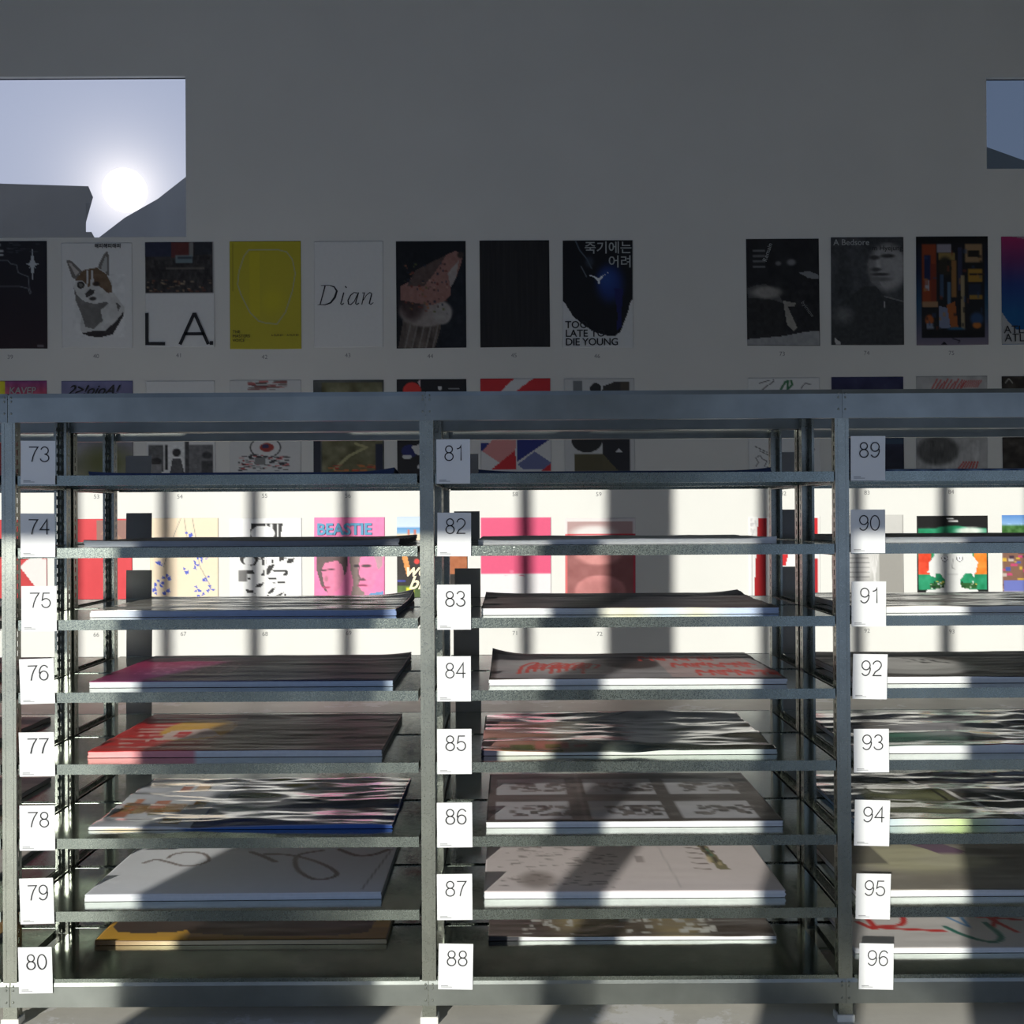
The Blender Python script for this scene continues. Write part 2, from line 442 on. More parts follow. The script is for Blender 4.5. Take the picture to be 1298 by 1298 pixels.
# ================================================================== THE RACKS
POSTX = [-2.785, -1.523, -0.258, 0.999, 2.262]
DEP = 0.42
ZTOP, ZTB = 1.910, 1.823
ZBB, ZBT = 0.057, 0.133
LEV = [1.661, 1.442, 1.224, 1.005, 0.788, 0.564, 0.344, 0.141]
PWD = 0.042
def post_mesh():
    b = []
    w = PWD / 2; t = 0.0018; d = 0.034
    b.append((-w, w, 0, t, 0.02, ZTOP - 0.004))                      # face
    b.append((-w * 0.62, -w * 0.52, -0.0010, 0.0002, 0.14, ZTB - .002)) # rolled ribs
    b.append((w * 0.52, w * 0.62, -0.0010, 0.0002, 0.14, ZTB - .002))
    for s in (-1, 1):
        x0, x1 = (-w, -w + t) if s < 0 else (w - t, w)
        b.append((x0, x1, t, 0.011, 0.02, ZTOP - 0.004)); b.append((x0, x1, 0.019, d, 0.02, ZTOP - 0.004))
        z = 0.03
        while z < ZTOP - 0.02:
            b.append((x0, x1, 0.011, 0.019, z, z + 0.012)); z += 0.029
        xr0, xr1 = (x0, x0 + 0.008) if s < 0 else (x1 - 0.008, x1)
        b.append((xr0, xr1, d, d + t, 0.02, ZTOP - 0.004))          # return flange
    return bmesh_box('post', b, M_post)
PM = post_mesh()
CAPM = bmesh_box('foot_cap', [(-.027, .027, -.004, .042, 0, .022)], M_cap, 0.002)
def rivet_mesh():
    bm = bmesh.new()
    for x in (-0.0105, 0.0105):
        for z in (0.012, 0.024, 0.060):
            for k in (0,):
                r = bmesh.ops.create_uvsphere(bm, u_segments=8, v_segments=5, radius=0.0030)
                bmesh.ops.scale(bm, vec=(1, 0.6, 1.2), verts=r['verts'])
                bmesh.ops.translate(bm, vec=(x, 0, -z), verts=r['verts'])
    me = bpy.data.meshes.new('rivets'); bm.to_mesh(me); bm.free(); me.materials.append(M_post)
    for p in me.polygons: p.use_smooth = True
    return me
RV = rivet_mesh()
def beam_mesh(L, h, top=True):
    """folded channel: flat face, sloping shoulder, top flange, bottom return"""
    out_ = [(0, 0), (0, h - .013), (.0028, h), (.026, h), (.034, h + .002)]
    inn = [(.034, h), (.026, h - .002), (.0048, h - .002), (.002, h - .013), (.002, .002), (.016, .002), (.016, 0)]
    pr = out_ + inn; n = len(pr)
    v = [(-L / 2, y, z) for y, z in pr] + [(L / 2, y, z) for y, z in pr]
    f = [(i, i + n, (i + 1) % n + n, (i + 1) % n) for i in range(n)] + [tuple(range(n)), tuple(range(2 * n - 1, n - 1, -1))]
    me = bpy.data.meshes.new('beam'); me.from_pydata(v, [], f)
    bm = bmesh.new(); bm.from_mesh(me); bmesh.ops.recalc_face_normals(bm, faces=bm.faces[:]); bm.to_mesh(me); bm.free()
    me.materials.append(M_beam)
    return me
def shelf_mesh(L):
    top = [(-L/2, L/2, 0.0015, DEP - 0.0015, -0.0015, 0)]
    v1, f1 = boxes(top)
    lips = [(-L/2, L/2, 0, 0.0015, -0.030, 0.0008), (-L/2, L/2, DEP - 0.0015, DEP, -0.030, 0.0008),
            (-L/2, L/2, 0.0015, 0.012, -0.030, -0.0285), (-L/2, L/2, DEP - 0.012, DEP - 0.0015, -0.030, -0.0285),
            (-L/2, -L/2 + .0015, 0.0015, DEP - .0015, -0.026, -0.0015), (L/2 - .0015, L/2, 0.0015, DEP - .0015, -0.026, -0.0015)]
    v2, f2 = boxes(lips)
    me = bpy.data.meshes.new('shelf')
    me.from_pydata(v1 + v2, [], f1 + [tuple(i + len(v1) for i in q) for q in f2])
    me.materials.append(M_shelf); me.materials.append(M_lip)
    for i, p in enumerate(me.polygons): p.material_index = 0 if i < len(f1) else 1
    return me
LBAY = 1.262
BM_T = beam_mesh(LBAY - 0.003, ZTOP - ZTB); BM_B = beam_mesh(LBAY - 0.003, ZBT - ZBB)
SM = shelf_mesh(LBAY - PWD - 0.012)
RAIL = bmesh_box('side_rail', [(-.0015, .0015, 0.036, DEP - .036, -.034, .002), (-.010, .0015, 0.036, DEP - .036, -.034, -.032)], M_lip)
def rack(y0, label):
    t = thing('shelving_rack', label, 'shelving', (0, y0, 0))
    for x in POSTX:
        for back in (0, 1):
            p = link('post', PM, t, (x, DEP if back else 0, 0))
            if back: p.rotation_euler = (0, 0, math.pi)
            link('foot_cap', CAPM, p)
            for z in ((ZTOP, ZBT)):
                r = link('rivets', RV, p, (0, -0.0028, z)); r['kind'] = 'stuff'
        for z in LEV[:-1]:
            for s in (-1, 1):
                r = link('side_rail', RAIL, t, (x + s * (PWD / 2 - 0.004), 0, z))
                if s > 0: r.scale = (-1, 1, 1)
    for i in range(4):
        xc = (POSTX[i] + POSTX[i + 1]) / 2
        for back in (0, 1):
            for bmh, z in ((BM_T, ZTB), (BM_B, ZBB)):
                o = link('beam', bmh, t, (xc, (DEP + .0022) if back else -0.0022, z))
                if back: o.rotation_euler = (0, 0, math.pi)
        for z in LEV: link('shelf', SM, t, (xc, 0, z))
    return t
rack(YR, 'galvanised steel shelving rack nearest the viewer, white number cards along its shelf lips')
Y2 = YR + DEP + 0.024
rack(Y2, 'second galvanised shelving rack standing directly behind the numbered front one')

# ------------------------------------------------------------------ number cards
def ar(cx, cy, rx, ry, a0, a1, n=14):
    return [(cx + rx * math.cos(math.radians(a0 + (a1 - a0) * k / n)), cy + ry * math.sin(math.radians(a0 + (a1 - a0) * k / n))) for k in range(n + 1)]
GLY = {'0': [ar(.28, .5, .255, .485, 0, 360, 24)], '1': [[(.10, .78), (.22, .81), (.30, .88), (.34, .985), (.34, 0)]],
       '2': [ar(.28, .72, .235, .265, 175, -25) + [(.40, .45), (.16, .24), (.05, .02), (.53, .02)]],
       '3': [ar(.27, .74, .21, .245, 165, -90), ar(.27, .255, .245, .245, 90, -170)],
       '4': [[(.42, 0), (.42, .98), (.03, .31), (.56, .31)]],
       '5': [[(.49, .97), (.13, .97), (.07, .50)] + ar(.275, .31, .245, .30, 130, -165)],
       '6': [ar(.28, .31, .235, .295, 0, 360, 20), ar(.31, .50, .275, .485, 42, 185)],
       '7': [[(.02, .97), (.53, .97), (.36, .66), (.25, .33), (.19, 0)]],
       '8': [ar(.28, .75, .20, .23, 0, 360, 20), ar(.28, .265, .24, .26, 0, 360, 20)],
       '9': [ar(.28, .69, .235, .295, 0, 360, 20), ar(.25, .50, .275, .485, 222, 365)]}
def stroke_mesh(lines, wd, material, name):
    v, f = [], []
    for pts in lines:
        closed = math.hypot(pts[0][0] - pts[-1][0], pts[0][1] - pts[-1][1]) < 1e-5
        n = len(pts); b = len(v)
        for k in range(n):
            p = Vector(pts[k])
            a = Vector(pts[k - 1]) if k else (Vector(pts[-2]) if closed else None)
            c = Vector(pts[k + 1]) if k < n - 1 else (Vector(pts[1]) if closed else None)
            d1 = (p - a).normalized() if a is not None else (c - p).normalized()
            d2 = (c - p).normalized() if c is not None else d1
            t = (d1 + d2).normalized(); m = Vector((-t.y, t.x)); cs = max(.35, m.dot(Vector((-d1.y, d1.x))))
            for q in (1, -1): w_ = p + m * q * wd / 2 / cs; v.append((w_.x, 0, w_.y))
        for k in range(n - 1): a = b + 2 * k; f.append((a, a + 1, a + 3, a + 2))
    me = bpy.data.meshes.new(name); me.from_pydata(v, [], f); me.materials.append(material)
    return me
def number_mesh(n, h=0.0455, wd=0.0034):
    L = []
    for k, ch in enumerate(str(n)):
        for pts in GLY[ch]: L.append([((x - .60 + .64 * k) * h * 1.17, y * h) for x, y in pts])
    return stroke_mesh(L, wd, M_ink, 'numeral')
def card_mesh(w, h, curl):
    n = 7
    v, f = [], []
    for i in range(n):
        s = i / (n - 1)
        y = -curl * (s ** 2)
        for (x, dy) in ((-w/2, 0), (w/2, 0), (w/2, 0.0012), (-w/2, 0.0012)): v.append((x, y + dy, s * h))
    mats = []
    for i in range(n - 1):
        a = i * 4; b = a + 4
        f += [(a, a+1, b+1, b), (a+1, a+2, b+2, b+1), (a+2, a+3, b+3, b+2), (a+3, a, b, b+3)]; mats += [0, 0, 1, 0]
    f += [(3, 2, 1, 0), (4*n-4, 4*n-3, 4*n-2, 4*n-1)]; mats += [0, 0]
    me = bpy.data.meshes.new('number_card'); me.from_pydata(v, [], f)
    me.materials.append(M_card); me.materials.append(M_magnet)
    for p, k in zip(me.polygons, mats): p.material_index = k
    return me
CARDS = {73:(26,559,70,614,-.6), 74:(26,651,70,706,-.5), 75:(27,743,72,800,0), 76:(26,835,70,892,1.5), 77:(25,928,70,984,0.6), 78:(25,1021,70,1078,0.3), 79:(26,1113,69,1171,1.3), 80:(24,1200,67,1259,0.6),
         81:(553,557,596,613,0), 82:(554,650,597,705,-.5), 83:(554,741,597,798,0), 84:(554,832,597,889,0), 85:(554,924,598,981,0), 86:(554,1017,599,1074,0.3), 87:(554,1108,599,1166,0.3), 88:(555,1196,599,1254,-1.2),
         89:(1078,553,1122,609,0), 90:(1078,646,1122,701,-.3), 91:(1079,737,1123,794,-.3), 92:(1080,829,1124,886,-1.0), 93:(1082,924,1127,979,0), 94:(1082,1014,1127,1072,-1.5), 95:(1084,1107,1128,1165,-1.2), 96:(1088,1196,1132,1254,-1.4)}
CM = [card_mesh(1, 1, c) for c in (0.0, 0.03, 0.06)]
NTH = ['topmost', 'second', 'third', 'fourth', 'fifth', 'sixth', 'seventh', 'lowest']
BAYW = {0: 'left', 1: 'middle', 2: 'right'}
bars = [(random.Random(3).uniform(0, .01)) for _ in range(4)]
SPM = bmesh_box('small_print', [(-.044, -.022, -.0002, 0, .010, .0118), (-.044, -.010, -.0002, 0, .0065, .008)], M_greyink)
for k, (x0, y0, x1, y1, tilt) in CARDS.items():
    xa, zt = pw(x0, y0, YR - .006); xb, zb = pw(x1, y1, YR - .006)
    w, h = (xb - xa), (zt - zb)
    o = link('number_card', card_mesh(w, h, 0.002 * (k % 3)), None, ((xa + xb) / 2, YR - 0.0065, zb))
    o.rotation_euler = (0, -math.radians(tilt), 0)
    tag(o, 'white card reading %d, %s in the %s column of number cards' % (k, NTH[(k - 73) % 8], BAYW[(k - 73) // 8]), 'card', 'numbered cards on the front shelf lips')
    c = 0.002 * (k % 3)
    t = link('numeral', number_mesh(k), o, (0.004, -0.0008 - c * .75, h * 0.52))
    t.scale = (w / .105, h / .137, 1)
    s = link('small_print', SPM, o, (0, -0.0006, 0)); s.scale = (w / .105, 1, 1)
# cards on the far rack, seen from their dark backs
RB = card_mesh(0.098, 0.140, 0.004)
def backs(i, x, side):
    for j, z in enumerate(LEV):
        o = link('card_back', RB, None, (x + random.Random(i * 9 + j).uniform(-.004, .004), Y2 + DEP + 0.012, z - 0.030))
        o.rotation_euler = (0, 0, math.pi)
        nth = ['topmost', 'second', 'third', 'fourth', 'fifth', 'sixth', 'seventh', 'lowest'][j]
        tag(o, 'dark grey card back on the far rack, %s down the %s column' % (nth, side), 'card', 'cards seen from behind on the far rack')
for i, side in ((1, 'left'), (2, 'middle'), (3, 'right')):
    x = POSTX[i] + (0.098 if i == 1 else 0.084 if i == 2 else 0.08)
    backs(i, x, side)
backs(0, POSTX[0] + 0.09, 'outer left')

# ================================================================== POSTERS ON THE WALL
def art_blank(p): return paper()
def p39():
    a = paper().ramp([(0, (34, 36, 44)), (.5, (36, 30, 38)), (1, (42, 26, 32))])
    a.line([(0, .42), (.62, .42), (.74, .44), (.76, .49), (.78, .48), (.755, .44), (.74, .33), (.66, .31), (.6, .29), (.58, .22), (.5, .21), (.46, .18), (0, .18)], .012, (120, 126, 132))
    for k in range(8):
        r = .17 if k % 2 == 0 else .08; an = k * math.pi / 4
        rv = (.16 if k in (2, 6) else .12 if k % 2 == 0 else .075)
        a.poly([(.80 + rv * math.cos(an) * .8, .215 + rv * math.sin(an) * .66 * (1.35 if k in (2, 6) else 1)), (.80 + .03 * math.cos(an + 1.57), .215 + .02 * math.sin(an + 1.57)), (.80 + .03 * math.cos(an - 1.57), .215 + .02 * math.sin(an - 1.57))], (190, 196, 200))
    a.ell(.80, .215, .045, .03, (190, 196, 200))
    a.patches(4, 16, [(100, 104, 112)], .06, .004, .45, .01, .98, .11, .8)
    a.rect(.28, .02, .36, .045, (180, 184, 188)); a.rect(.28, .08, .40, .1, (180, 184, 188)); a.rect(.28, .12, .4, .135, (180, 184, 188))
    a.rect(.86, .965, .95, .985, (150, 150, 156), .7)
    return a
def p40():
    a = paper()
    fur = (205, 206, 202); dk = (66, 62, 58)
    a.poly([(.07, .17), (.12, .16), (.30, .27), (.23, .36), (.15, .33)], (120, 116, 110)); a.poly([(.10, .19), (.13, .19), (.25, .28), (.2, .31)], (190, 184, 178))
    a.poly([(.50, .25), (.60, .11), (.65, .08), (.67, .12), (.68, .30), (.6, .36)], (120, 116, 110)); a.poly([(.56, .24), (.63, .12), (.65, .16), (.64, .27), (.6, .3)], (180, 182, 178))
    a.poly([(.22, .33), (.30, .26), (.50, .23), (.62, .28), (.71, .36), (.72, .46), (.84, .57), (.89, .62), (.88, .68), (.7, .87), (.55, .90), (.30, .87), (.26, .82), (.28, .64), (.2, .50), (.17, .42)], fur)
    a.poly([(.19, .36), (.30, .26), (.50, .235), (.64, .30), (.72, .42), (.72, .47), (.66, .48), (.55, .42), (.47, .40), (.37, .42), (.30, .36)], (112, 90, 66))
    a.poly([(.36, .26), (.385, .26), (.37, .42), (.345, .41)], fur); a.poly([(.42, .26), (.44, .26), (.46, .38), (.42, .43), (.41, .4)], fur)
    a.ell(.27, .40, .055, .035, (48, 44, 40)); a.ell(.27, .40, .028, .018, (110, 108, 100)); a.ell(.49, .39, .05, .022, (60, 50, 40), .3)
    a.poly([(.33, .48), (.40, .44), (.47, .45), (.46, .48), (.40, .51), (.34, .52)], dk); a.ell(.44, .53, .05, .018, dk, .3)
    a.poly([(.17, .42), (.22, .50), (.33, .56), (.47, .58), (.64, .56), (.66, .58), (.55, .64), (.58, .74), (.45, .82), (.33, .80), (.29, .70), (.20, .55)], (88, 86, 82), .75)
    a.poly([(.28, .86), (.42, .84), (.60, .84), (.76, .75), (.88, .65), (.87, .70), (.72, .87), (.55, .90), (.38, .89)], (52, 46, 44))
    a.poly([(.76, .56), (.84, .60), (.80, .65)], (110, 108, 104)); a.mottle(14, 20, 3, .07, .15, .3, .9, .9)
    return a
def p41():
    a = paper().rect(0, 0, .985, .485, (52, 48, 46)).mottle(26, 26, 5, .12, 0, 0, .985, .485)
    a.rect(0, 0, .45, .14, (44, 50, 76), .8).rect(.38, 0, .64, .15, (110, 46, 40), .8).rect(.64, 0, .7, .14, (150, 150, 146), .8).rect(.72, 0, .97, .12, (40, 44, 52), .7)
    a.rect(.44, .125, .69, .2, (120, 140, 144), .9).rect(.47, .14, .68, .16, (60, 70, 80)).rect(.3, .24, .86, .26, (130, 124, 112), .6)
    a.patches(8, 60, [(150, 116, 84), (120, 70, 50), (60, 50, 46), (170, 150, 120)], .03, .01, .02, .36, .96, .475, .8)
    return a
def p42():
    a = paper((188, 178, 44)).rect(.28, .1, .42, .7, (208, 196, 30), .5).ell(.6, .55, .14, .1, (205, 195, 34), .8, .6)
    a.line([(.27, .08), (.68, .08), (.80, .10), (.88, .17), (.92, .30), (.88, .46), (.78, .66), (.66, .77), (.50, .76), (.40, .74), (.28, .66), (.16, .50), (.11, .40), (.13, .28), (.20, .14), (.27, .08)], .014, (168, 172, 150))
    a.line([(.045, .02), (.045, .46)], .012, (130, 124, 30), .8)
    return a
def p44():
    a = paper((14, 18, 24)).ell(.85, .6, .35, .5, (22, 30, 42), .6)
    a.poly([(.02, 1), (.10, .72), (.30, .72), (.62, .75), (.64, .80), (.55, 1)], (120, 104, 92)).mottle(20, 6, 7, .18, .02, .74, .64, 1)
    for k in range(5): a.line([(.12 + .1 * k, 1), (.2 + .1 * k, .78)], .022, (170, 160, 150), .8)
    a.ell(.42, .66, .38, .14, (186, 172, 162), .1); a.ell(.22, .6, .18, .13, (88, 62, 56), .5); a.ell(.66, .68, .13, .1, (196, 188, 180), .15)
    a.poly([(.06, .42), (.18, .38), (.28, .27), (.50, .20), (.72, .13), (.86, .09), (.96, .13), (.94, .2), (.86, .34), (.78, .44), (.78, .50), (.70, .56), (.5, .60), (.3, .58), (.06, .55)], (196, 132, 116))
    a.poly([(.74, .30), (.90, .18), (.86, .34), (.78, .44)], (204, 190, 180)); a.poly([(.15, .42), (.28, .27), (.5, .2), (.72, .13), (.55, .3), (.4, .42)], (92, 76, 68), .8)
    a.patches(12, 70, [(226, 120, 60), (160, 60, 44), (40, 52, 80), (120, 130, 50), (236, 180, 150), (80, 50, 50)], .022, .012, .12, .2, .74, .68, .85)
    a.ell(.93, .13, .05, .03, (80, 60, 50), .4); a.mottle(18, 24, 9, .08, .03, .1, .95, .98)
    return a
def p45():
    a = paper((22, 21, 21)).mottle(40, 3, 10, .03)
    for k in range(10): a.line([(.12 + .08 * k, .12), (.12 + .08 * k, .9)], .02, (30, 28, 27), .5)
    return a
def p46():
    a = paper((222, 225, 224))
    a.poly([(0, 0), (1, 0), (1, .545), (.955, .58), (.93, .66), (.86, .78), (.82, .85), (.74, .89), (.62, .885), (.48, .86), (.30, .79), (.14, .70), (.03, .58), (0, .56)], (14, 15, 20))
    a.ell(.67, .40, .19, .17, (26, 52, 120), .5); a.ell(.62, .36, .1, .08, (50, 92, 168), .9, .6); a.poly([(.73, .45), (.86, .45), (.83, .70), (.84, .8), (.76, .84), (.78, .7)], (26, 30, 96), .9)
    a.line([(.18, 0), (.24, .09), (.34, .17), (.41, .26)], .016, (90, 104, 116)); a.line([(.26, .24), (.34, .34)], .012, (120, 130, 140)); a.ell(.38, .2, .06, .05, (60, 72, 88), .6, .7)
    a.poly([(.33, .32), (.45, .33), (.50, .355), (.56, .33), (.68, .285), (.58, .33), (.53, .37), (.515, .42), (.49, .37), (.42, .335)], (240, 246, 250))
    return a
def p73():
    a = paper((22, 22, 24)).mottle(9, 10, 13, .04)
    for k in range(4): a.rect(.09, .10 + .05 * k, .26, .12 + .05 * k, (100, 102, 104), .7)
    a.poly([(0, .46), (.15, .43), (.27, .42), (.45, .53), (.50, .60), (.52, .9), (.05, .9), (.02, .55)], (58, 58, 58)).poly([(.02, .55), (.3, .56), (.5, .6), (.52, .9), (0, .95)], (26, 26, 26))
    a.ell(.28, .50, .2, .055, (104, 102, 98), .4); a.poly([(.50, .58), (.67, .60), (.66, .635), (.56, .63), (.69, .83), (.64, .86), (.55, .8)], (108, 106, 100))
    a.poly([(0, .94), (.5, .91), (.8, .87), (1, .86), (1, 1), (0, 1)], (112, 114, 114)); a.poly([(.72, .32), (.85, .3), (1, .34), (1, .38), (.86, .37)], (96, 98, 100))
    a.ell(.62, .22, .06, .03, (90, 90, 92), .5); a.ell(.44, .23, .04, .02, (80, 80, 82), .5); a.mottle(20, 24, 2, .05, 0, .4, 1, 1)
    return a
def p74():
    a = paper((46, 48, 50)).mottle(6, 8, 14, .07)
    a.ell(.78, .28, .26, .22, (112, 112, 112), .2); a.poly([(.50, .25), (.60, .10), (.66, .40), (.7, .46), (.55, .42)], (86, 86, 86), .7)
    a.ell(.60, .19, .07, .02, (40, 40, 40), .5).ell(.78, .175, .09, .018, (38, 38, 38), .5).ell(.65, .26, .035, .05, (140, 140, 140), .7, .6).ell(.62, .30, .07, .018, (52, 52, 52), .5)
    a.ell(.68, .345, .12, .014, (44, 44, 44), .5); a.ell(.7, .39, .13, .02, (78, 78, 78), .6); a.rect(.7, 0, 1, .05, (40, 42, 44), .8)
    a.poly([(.1, .62), (.45, .46), (.62, .46), (.75, .56), (1, .6), (1, 1), (0, 1), (0, .7)], (38, 40, 41)); a.line([(.73, .55), (1, .6)], .012, (100, 102, 102)); a.line([(.735, .6), (.735, .65)], .016, (130, 130, 130))
    a.ell(.16, .72, .12, .07, (84, 86, 86), .9, .8); a.poly([(.04, .93), (.12, .97), (.13, 1), (.06, 1)], (140, 140, 138)); a.mottle(30, 40, 6, .04)
    return a
def p75():
    a = paper().ramp([(0, (18, 20, 26)), (.3, (20, 36, 76)), (.6, (36, 92, 130)), (.85, (110, 112, 140)), (1, (150, 140, 160))])
    a.rect(.07, .055, .95, .93, (24, 24, 28), .95).rect(.0, .0, 1, .06, (14, 16, 18), .9)
    a.rect(.08, .07, .28, .62, (176, 76, 34)).rect(.11, .17, .2, .40, (28, 44, 96)).rect(.2, .25, .27, .6, (150, 60, 36))
    a.rect(.12, .40, .18, .5, (196, 200, 210)).rect(.29, .07, .49, .15, (184, 178, 190)).rect(.31, .15, .54, .22, (176, 150, 84)).ell(.40, .28, .1, .09, (52, 48, 34), .3)
    a.rect(.49, .22, .56, .56, (178, 128, 70)).rect(.43, .42, .48, .66, (96, 130, 160)).rect(.33, .35, .38, .56, (70, 96, 130)).rect(.58, .1, .64, .5, (58, 62, 96))
    a.rect(.62, .36, .67, .92, (190, 170, 130)).rect(.68, .07, .92, .24, (186, 152, 110)).rect(.72, .13, .88, .19, (34, 26, 20)).rect(.72, .3, .92, .42, (196, 150, 56)).rect(.74, .34, .95, .36, (60, 40, 30))
    a.rect(.73, .44, .9, .58, (36, 50, 76)).rect(.74, .54, .92, .58, (180, 140, 60)).ell(.84, .76, .09, .06, (56, 92, 140), .4).ell(.84, .82, .06, .03, (220, 130, 50), .3)
    a.rect(.08, .6, .3, .65, (190, 150, 110)).poly([(.32, .64), (.44, .66), (.47, .84), (.32, .85)], (150, 160, 190)).poly([(.42, .63), (.54, .6), (.58, .86), (.48, .86)], (196, 110, 50))
    a.ell(.18, .77, .06, .05, (206, 110, 50), .3).rect(.14, .8, .24, .85, (150, 160, 180)).ell(.55, .86, .12, .025, (60, 120, 160), .4); a.patches(22, 40, [(20, 20, 24), (210, 150, 80), (60, 90, 140), (170, 70, 40)], .03, .03, .1, .1, .92, .88, .55)
    a.rect(.08, .86, .94, .93, (16, 16, 20)).poly([(.33, 1), (.38, .965), (.43, 1)], (14, 14, 16)); a.line([(.5, .94), (.6, .96), (.58, .98)], .012, (30, 30, 40))
    return a
def p76():
    a = paper().ramp([(0, (214, 60, 130)), (.22, (130, 60, 130)), (.45, (44, 76, 160)), (.7, (26, 110, 180)), (1, (24, 110, 180))])
    a.mottle(8, 3, 17, .03); a.poly([(0, .7), (.10, .80), (.16, .84), (.2, .86), (1, .86), (1, 1), (0, 1)], (222, 224, 224)); a.poly([(.15, 0), (.3, .02), (1, .03), (1, 0)], (222, 224, 224), .7)
    return a
def q0():
    a = paper((200, 130, 140)).ramp([(0, (150, 80, 140)), (.15, (210, 100, 120)), (1, (60, 60, 120))]).rect(0, 0, .42, .3, (220, 210, 40)); a.mottle(6, 5, 2, .2); a.rect(0, .45, 1, 1, (170, 60, 50), .8); return a
def q1():
    a = paper().ramp([(0, (120, 120, 160)), (1, (150, 150, 130))]); a.mottle(4, 5, 31, .1); a.ell(.6, .8, .3, .2, (100, 104, 60), .8); return a
def q2():
    a = paper(); a.rect(.03, .55, .25, .93, (96, 96, 96)).rect(.27, .55, .31, .9, (40, 40, 40)).rect(.58, .55, .97, .96, (112, 112, 112)).rect(.56, .5, .62, .95, (70, 70, 70))
    a.ell(.14, .78, .08, .05, (48, 46, 44), .2).rect(.07, .82, .22, .96, (130, 130, 130)); a.ell(.44, .66, .06, .055, (44, 42, 40), .2).poly([(.34, .95), (.38, .74), (.5, .74), (.55, .95)], (84, 84, 84)); a.ell(.88, .7, .07, .05, (50, 50, 50), .3).rect(.8, .78, .96, .96, (64, 64, 64)); a.mottle(24, 30, 6, .1, .03, .55, .97, .96); return a
def q3():
    a = paper((214, 216, 214)); a.patches(5, 40, [(70, 64, 60), (190, 90, 84), (150, 80, 76), (120, 112, 104)], .12, .008, .25, .0, .8, .11, .9)
    a.ell(.5, .60, .22, .15, (60, 60, 60), .03).ell(.5, .60, .2, .137, (222, 222, 220), .03).ell(.52, .60, .10, .06, (160, 60, 50), .1).ell(.50, .585, .05, .03, (60, 50, 90), .2)
    a.patches(6, 90, [(40, 38, 40), (200, 90, 90), (30, 30, 30)], .04, .010, .12, .70, .85, .93, .9); a.rect(.35, .74, .5, .84, (130, 130, 128)); return a
def q4():
    a = paper((80, 84, 80)); a.mottle(5, 8, 8, .12); a.rect(.12, .03, .98, .95, (120, 116, 76), .8).mottle(7, 8, 9, .18, .12, .03, .98, .95)
    a.line([(.3, .9), (.5, .72), (.75, .6), (.6, .55)], .05, (170, 166, 120)); a.ell(.55, .2, .25, .06, (180, 80, 56), .4); a.patches(3, 24, [(190, 60, 44), (206, 120, 60)], .05, .015, .15, .84, .9, .93, .9); a.rect(.88, .55, .98, .95, (34, 40, 60)); a.rect(0, .5, .1, 1, (34, 36, 50)); return a
def q5():
    a = paper((30, 28, 28)).ell(.22, .12, .13, .085, (220, 60, 50), .05).poly([(.3, .03), (.34, .0), (.34, .09)], (200, 180, 180)); a.ell(.18, .66, .12, .09, (34, 40, 100), .08)
    a.ell(.14, .74, .07, .03, (210, 212, 208), .1).poly([(.2, .6), (.34, .56), (.34, .72), (.26, .7)], (212, 212, 208)).ell(.62, .1, .03, .02, (200, 200, 200)).rect(.74, .1, .9, .11, (150, 150, 150)).poly([(.28, .9), (.3, .84), (.34, .9)], (210, 210, 210)); return a
def q6():
    a = paper((216, 218, 218)); R = (206, 48, 52); B = (48, 56, 128); Pk = (220, 150, 146)
    a.poly([(0, 0), (.48, 0), (.18, .22), (0, .22)], R).poly([(1, 0), (1, .14), (.82, .2), (.4, .2), (.75, 0)], R)
    a.poly([(0, .55), (.2, .55), (0, .68)], B).poly([(.18, .5), (.5, .52), (.49, .7), (.27, .84), (.02, .67)], Pk).poly([(.49, .66), (.5, .93), (.14, .93)], R)
    a.poly([(.51, .5), (1, .5), (.52, .82)], B).poly([(.76, .68), (1, .84), (.9, .93), (.6, .93), (.52, .86)], (110, 118, 160)).poly([(1, .84), (1, .95), (.86, .95)], R); return a
def q7():
    a = paper((206, 208, 206)); a.rect(.13, .02, .26, .3, (120, 126, 128)).ell(.45, .11, .08, .06, (48, 48, 48), .03).poly([(.48, .3), (.56, .08), (.72, .04), (.93, .04), (.93, .3)], (60, 58, 54)).rect(.8, .04, .93, .2, (84, 76, 62))
    a.ell(.32, .52, .22, .17, (46, 46, 44), .03).rect(.54, .5, .93, .95, (44, 44, 46)).rect(.14, .71, .54, .95, (92, 86, 60)).poly([(.54, .71), (.76, .95), (.54, .95)], (96, 90, 62)); a.poly([(.72, .69), (.77, .64), (.83, .69)], (214, 214, 214)); return a
def q8():
    a = paper(); a.line([(.16, .06), (.36, .02)], .01, (60, 60, 60)).line([(.2, .13), (.36, .04)], .012, (50, 50, 50)).line([(.45, .14), (.52, .05), (.56, .04), (.55, .13), (.62, .08), (.60, .03)], .03, (60, 120, 80)); a.line([(.74, .12), (.8, .06), (.9, .08)], .01, (60, 60, 60))
    a.line([(.1, .62), (.26, .7)], .012, (50, 50, 50)).line([(.16, .68), (.28, .74)], .012, (50, 50, 50)).line([(.1, .9), (.14, .84), (.1, .78), (.16, .74), (.2, .8), (.26, .82), (.22, .9), (.3, .92)], .01, (70, 70, 70)); a.line([(.82, .6), (.92, .66), (.86, .74)], .012, (60, 60, 60)); return a
def q9():
    a = paper((52, 54, 96)).ramp([(0, (44, 46, 84)), (1, (30, 34, 48))]); a.mottle(6, 8, 4, .08); a.rect(.0, .52, 1, .6, (70, 110, 130), .5).line([(.5, .6), (.46, .9)], .03, (20, 22, 30)).line([(.5, .7), (.62, .6)], .02, (20, 22, 30)); return a
